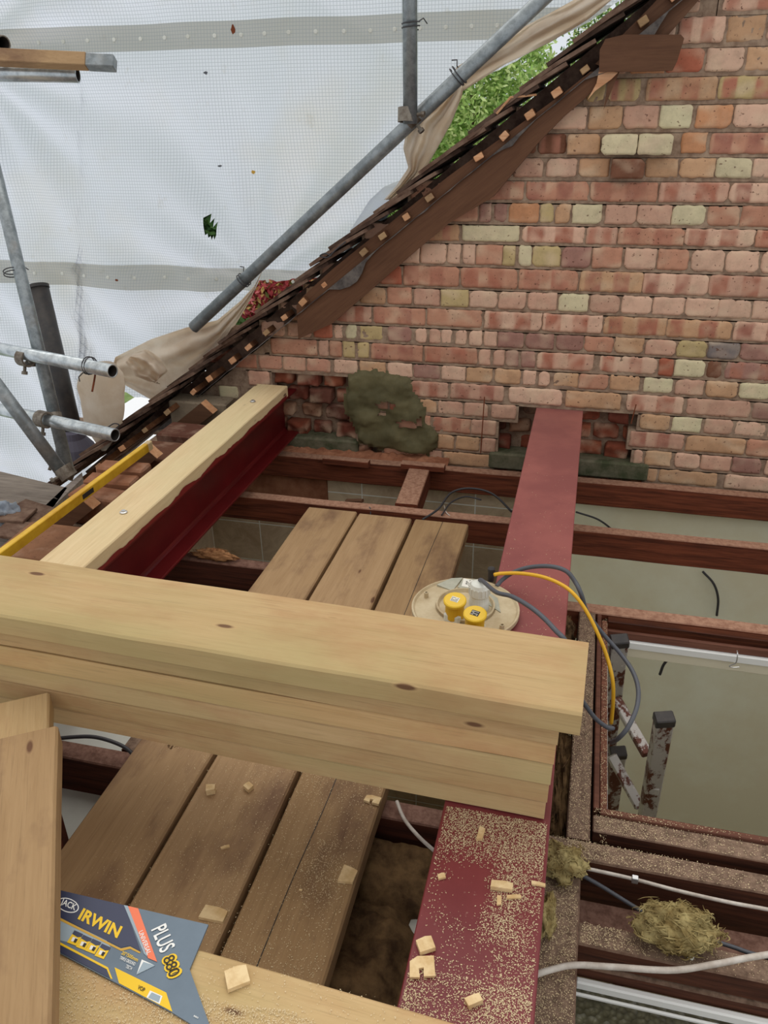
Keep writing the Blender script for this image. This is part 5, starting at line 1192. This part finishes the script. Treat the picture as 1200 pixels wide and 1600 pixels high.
def ribbon(name, A, B, yA, yB, amp, nf, label, mat='sheet_fold', seed=1, nu=60, nv=26, ph=0.0, cat='sheet'):
    """sheet fold spanning between two traced edges (A,B: pixel polylines, same parameter) hung at depths yA,yB"""
    def at(P, t):
        L = [0]
        for p, q in zip(P, P[1:]): L.append(L[-1] + math.hypot(q[0] - p[0], q[1] - p[1]))
        s = t * L[-1]
        for k in range(len(P) - 1):
            if s <= L[k + 1] + 1e-9: u = (s - L[k]) / max(1e-9, L[k + 1] - L[k]); return (P[k][0] + (P[k + 1][0] - P[k][0]) * u, P[k][1] + (P[k + 1][1] - P[k][1]) * u)
        return P[-1]
    mb = MB(); uv = []
    for i in range(nu + 1):
        t = i / nu; a, b_ = at(A, t), at(B, t)
        for j in range(nv + 1):
            s = j / nv; px, py = a[0] + (b_[0] - a[0]) * s, a[1] + (b_[1] - a[1]) * s
            y = lerp(yA, yB, s) - amp * math.sin(PI * s) * .9 + amp * .5 * math.sin(s * nf * PI + ph + 1.5 * mnoise.noise(Vector((t * 3, seed, 0)))) + amp * .5 * mnoise.noise(Vector((t * 6, s * 4, seed)))
            q = oy(px, py, y); mb.v.append(tuple(q)); uv.append((t * 1.5 + 3, s * .5 + 2))
    mb.add([], []); 
    for i in range(nu):
        for j in range(nv): a = i * (nv + 1) + j; mb.f.append((a, a + 1, a + nv + 2, a + nv + 1)); mb.c.append((1, 1, 1, 1))
    o = mb.build(name, mat, smooth=True); setuv(o, uv); md = o.modifiers.new('s', 'SOLIDIFY'); md.thickness = .0012
    return tag(o, label, cat)
ribbon('sheet_fold', [(1010, -60), (950, -30), (860, 20), (800, 52), (760, 74), (712, 106)], [(1030, -50), (965, -8), (920, 30), (860, 66), (790, 100), (724, 142)], 3.06, 3.12, .05, 3, 'folded cream sheet edge wrapped beside the upper diagonal tube', seed=2)
ribbon('sheet_fold', [(706, 118), (688, 145), (664, 164), (640, 176), (630, 232), (638, 262), (620, 290), (600, 312)], [(724, 138), (722, 150), (706, 190), (690, 220), (672, 252), (660, 272), (640, 290), (612, 312)], 3.03, 3.16, .05, 5, 'hanging cream sheet fold below the wire tie', seed=4, ph=1)
ribbon('sheet_fold', [(640, 276), (600, 292), (578, 312), (560, 340), (540, 372), (520, 402)], [(652, 284), (640, 302), (622, 318), (600, 345), (580, 370), (560, 400)], 3.40, 3.34, .02, 2, 'loose translucent sheet flap behind the roof tiles', seed=6, mat='scaffold_sheet')
ribbon('sheet_fold', [(412, 418), (398, 446), (376, 470), (340, 500), (290, 512), (236, 530), (180, 558), (176, 572)], [(404, 436), (392, 466), (372, 500), (350, 536), (330, 566), (292, 596), (250, 632), (186, 596)], 3.10, 3.2, .06, 4, 'sagging sheet gathered from the diagonal tube down to the silver tube', seed=8, nu=80)
ribbon('sheet_fold', [(208, 552), (228, 545), (252, 560), (262, 580), (240, 598)], [(196, 566), (212, 588), (232, 596), (246, 598), (250, 600)], 2.98, 2.96, .05, 4, 'crumpled knot of sheet in the middle of the gathered fold', seed=10, nu=40)
# hanging bag of sheet
mb = MB(); rows = [(575, 128, 168), (590, 116, 178), (610, 112, 181), (640, 116, 180), (660, 122, 178), (680, 126, 172), (700, 138, 162), (712, 146, 154)]
NN = 36; uv = []; R_ = 40
for i in range(R_ + 1):
    py = lerp(575, 712, i / R_); x0 = pl([(r[0], r[1]) for r in rows], py); x1 = pl([(r[0], r[2]) for r in rows], py)
    a, b_ = oy(x0, py, 2.75), oy(x1, py, 2.75); c_ = (a + b_) / 2; w_ = (b_ - a).length / 2
    for k in range(NN):
        th = 2 * PI * k / NN; m_ = 1 + .16 * mnoise.noise(Vector((math.cos(th) * 1.6, math.sin(th) * 1.6, i * .09))) + .05 * math.sin(th * 5 + i * .12)
        mb.v.append((c_.x + w_ * m_ * math.cos(th), c_.y + w_ * .6 * m_ * math.sin(th) + .06, c_.z)); uv.append((k * .02, i * .02))
for i in range(R_):
    for k in range(NN): mb.f.append((i * NN + k, i * NN + (k + 1) % NN, (i + 1) * NN + (k + 1) % NN, (i + 1) * NN + k)); mb.c.append((1, 1, 1, 1))
mb.f.append(tuple(range(NN))); mb.c.append((1, 1, 1, 1)); mb.f.append(tuple(reversed(range(R_ * NN, R_ * NN + NN)))); mb.c.append((1, 1, 1, 1))
o = mb.build('sheet_bundle', 'sheet_fold', smooth=True); tag(o, 'bag-like bundle of cream sheet hanging from the upper silver tube', 'sheet')
wire('tie_string', [oz(150, 574, -.83), oy(148, 590, 2.68), oy(144, 612, 2.66)], .004, 'rust', 'dark tie hanging down the front of the sheet bundle', 'string')
wire('wire_hook', [oy(168, 668, 2.66), oy(178, 662, 2.66), oy(186, 664, 2.66), oy(180, 670, 2.66), oy(170, 670, 2.66)], .0025, 'cable_dark', 'small wire loop at the bottom of the sheet bundle', 'wire')
wire('wire_hook', [oy(540, 378, 2.95), oy(525, 390, 2.95), oy(512, 402, 2.95), oy(500, 400, 2.95), oy(508, 396, 2.95), oy(518, 400, 2.95)], .0025, 'cable_dark', 'looped wire end lying on the roof tiles', 'wire')

# ================================================================ OUTSIDE
mb = MB(); mb.box((-40, 3.9, -4.3), (30, 60, -4.0)); struct(mb.build('ground', 'grass'), 'green garden ground outside')
mb = MB(); mb.box((-3.34, 4.0, -2.12), (-1.2, 8.3, -2.0), bev=.01); tag(recenter(mb.build('white_roof', 'white_roof')), 'flat white roof of an outbuilding beyond the eaves', 'roof')
mb = MB(); mb.box((-3.1, 4.2, -4.0), (-1.4, 8.1, -2.125)); tag(recenter(mb.build('outbuilding', 'cream_board')), 'outbuilding walls under the flat white roof', 'building')
def foliage(name, c, r, n, size, cols, label, seed=1, cat='tree', trunk=True):
    e = empty(name, (c[0], c[1], -4.0), label, cat); rnd = random.Random(seed); mb = MB(); base = Vector(e.location)
    blobs = [(Vector((rnd.uniform(-.6, .6) * r[0], rnd.uniform(-.6, .6) * r[1], rnd.uniform(-.7, .7) * r[2])), rnd.uniform(.3, .55)) for _ in range(26)]
    for _ in range(n):
        bc, br = rnd.choice(blobs); d = Vector((rnd.gauss(0, 1), rnd.gauss(0, 1), rnd.gauss(0, 1))).normalized() * rnd.uniform(.6, 1)
        p = Vector(c) + bc + Vector((d.x * r[0], d.y * r[1], d.z * r[2])) * br - base
        a = Vector((rnd.gauss(0, 1), rnd.gauss(0, 1), rnd.gauss(0, 1))).normalized(); b_ = a.orthogonal().normalized(); s = size * rnd.uniform(.6, 1.4)
        cc = rc(rnd.choice(cols), .2); mb.add([p - a * s, p + b_ * s * .45, p + a * s, p - b_ * s * .45], [(0, 1, 2, 3)], cc)
    mb.build('foliage', 'leaves', e, attr=True)
    if trunk:
        mb = MB(); mb.tube([(0, 0, 0), (0.05, 0, (c[2] + 4) * .6), (0, 0, c[2] + 4)], .12, 10, rs=[.16, .12, .05]); mb.build('trunk', 'bark', e)
    return e
G1 = [(194, 216, 136), (164, 194, 108), (210, 226, 158), (134, 166, 90)]; G2 = [(92, 124, 66), (70, 100, 52), (120, 146, 84)]
foliage('garden_tree', (-1.9, 13, 0.1), (1.5, 1.3, 1.6), 16000, .045, G1, 'bright green tree beyond the gap above the roof edge', 1)
foliage('garden_tree', (0.2, 18, 0.7), (1.3, 1.2, 1.1), 12000, .05, G1 + G2, 'darker green tree to the right in the gap above the roof edge', 2)
foliage('garden_tree', (-3.2, 15, -1.2), (1.7, 1.2, 1.3), 6000, .08, G2 + G1, 'green bush low in the gap beside the hanging sheet fold', 3)
foliage('garden_tree', (-6.9, 15, -2.2), (1.8, 1.4, 1.2), 6000, .08, [(60, 92, 50), (80, 112, 60)], 'dark green bush seen through the hole in the sheet', 4)
foliage('red_shrub', (-4.05, 10.0, -2.15), (1.0, .5, .42), 9000, .045, [(196, 84, 92), (222, 130, 130), (170, 60, 66), (226, 190, 120), (120, 130, 70), (214, 104, 104)], 'pink-red leafy shrub seen under the sheet hem', 5, 'shrub', False)
foliage('green_hedge', (-4.3, 9.7, -2.75), (1.2, .5, .35), 5000, .05, G2, 'low green hedge under the red shrub', 6, 'hedge', False)
for j in range(5):
    mb = MB(); mb.box((-4.6, 8.55 + .0 * j, -2.62 - .13 * j), (-3.42, 8.62, -2.53 - .13 * j)); tag(recenter(mb.build('fence_slat', 'grey_weathered')), ['top', 'second', 'third', 'fourth', 'lowest'][j] + ' grey timber slat of the pile below the hedge', 'timber')
mb = MB(); mb.box((-3.6, 17.5, -1.05), (-2.6, 19, -.85)); mb.box((-3.5, 17.6, -4), (-2.7, 18.9, -1.055)); tag(recenter(mb.build('garden_shed', 'distant_roof')), 'distant blue-grey shed roof in the gap between trees', 'building')
mb = MB(); mb.box((-4.7, 14, -4), (-4.2, 14.5, -3));
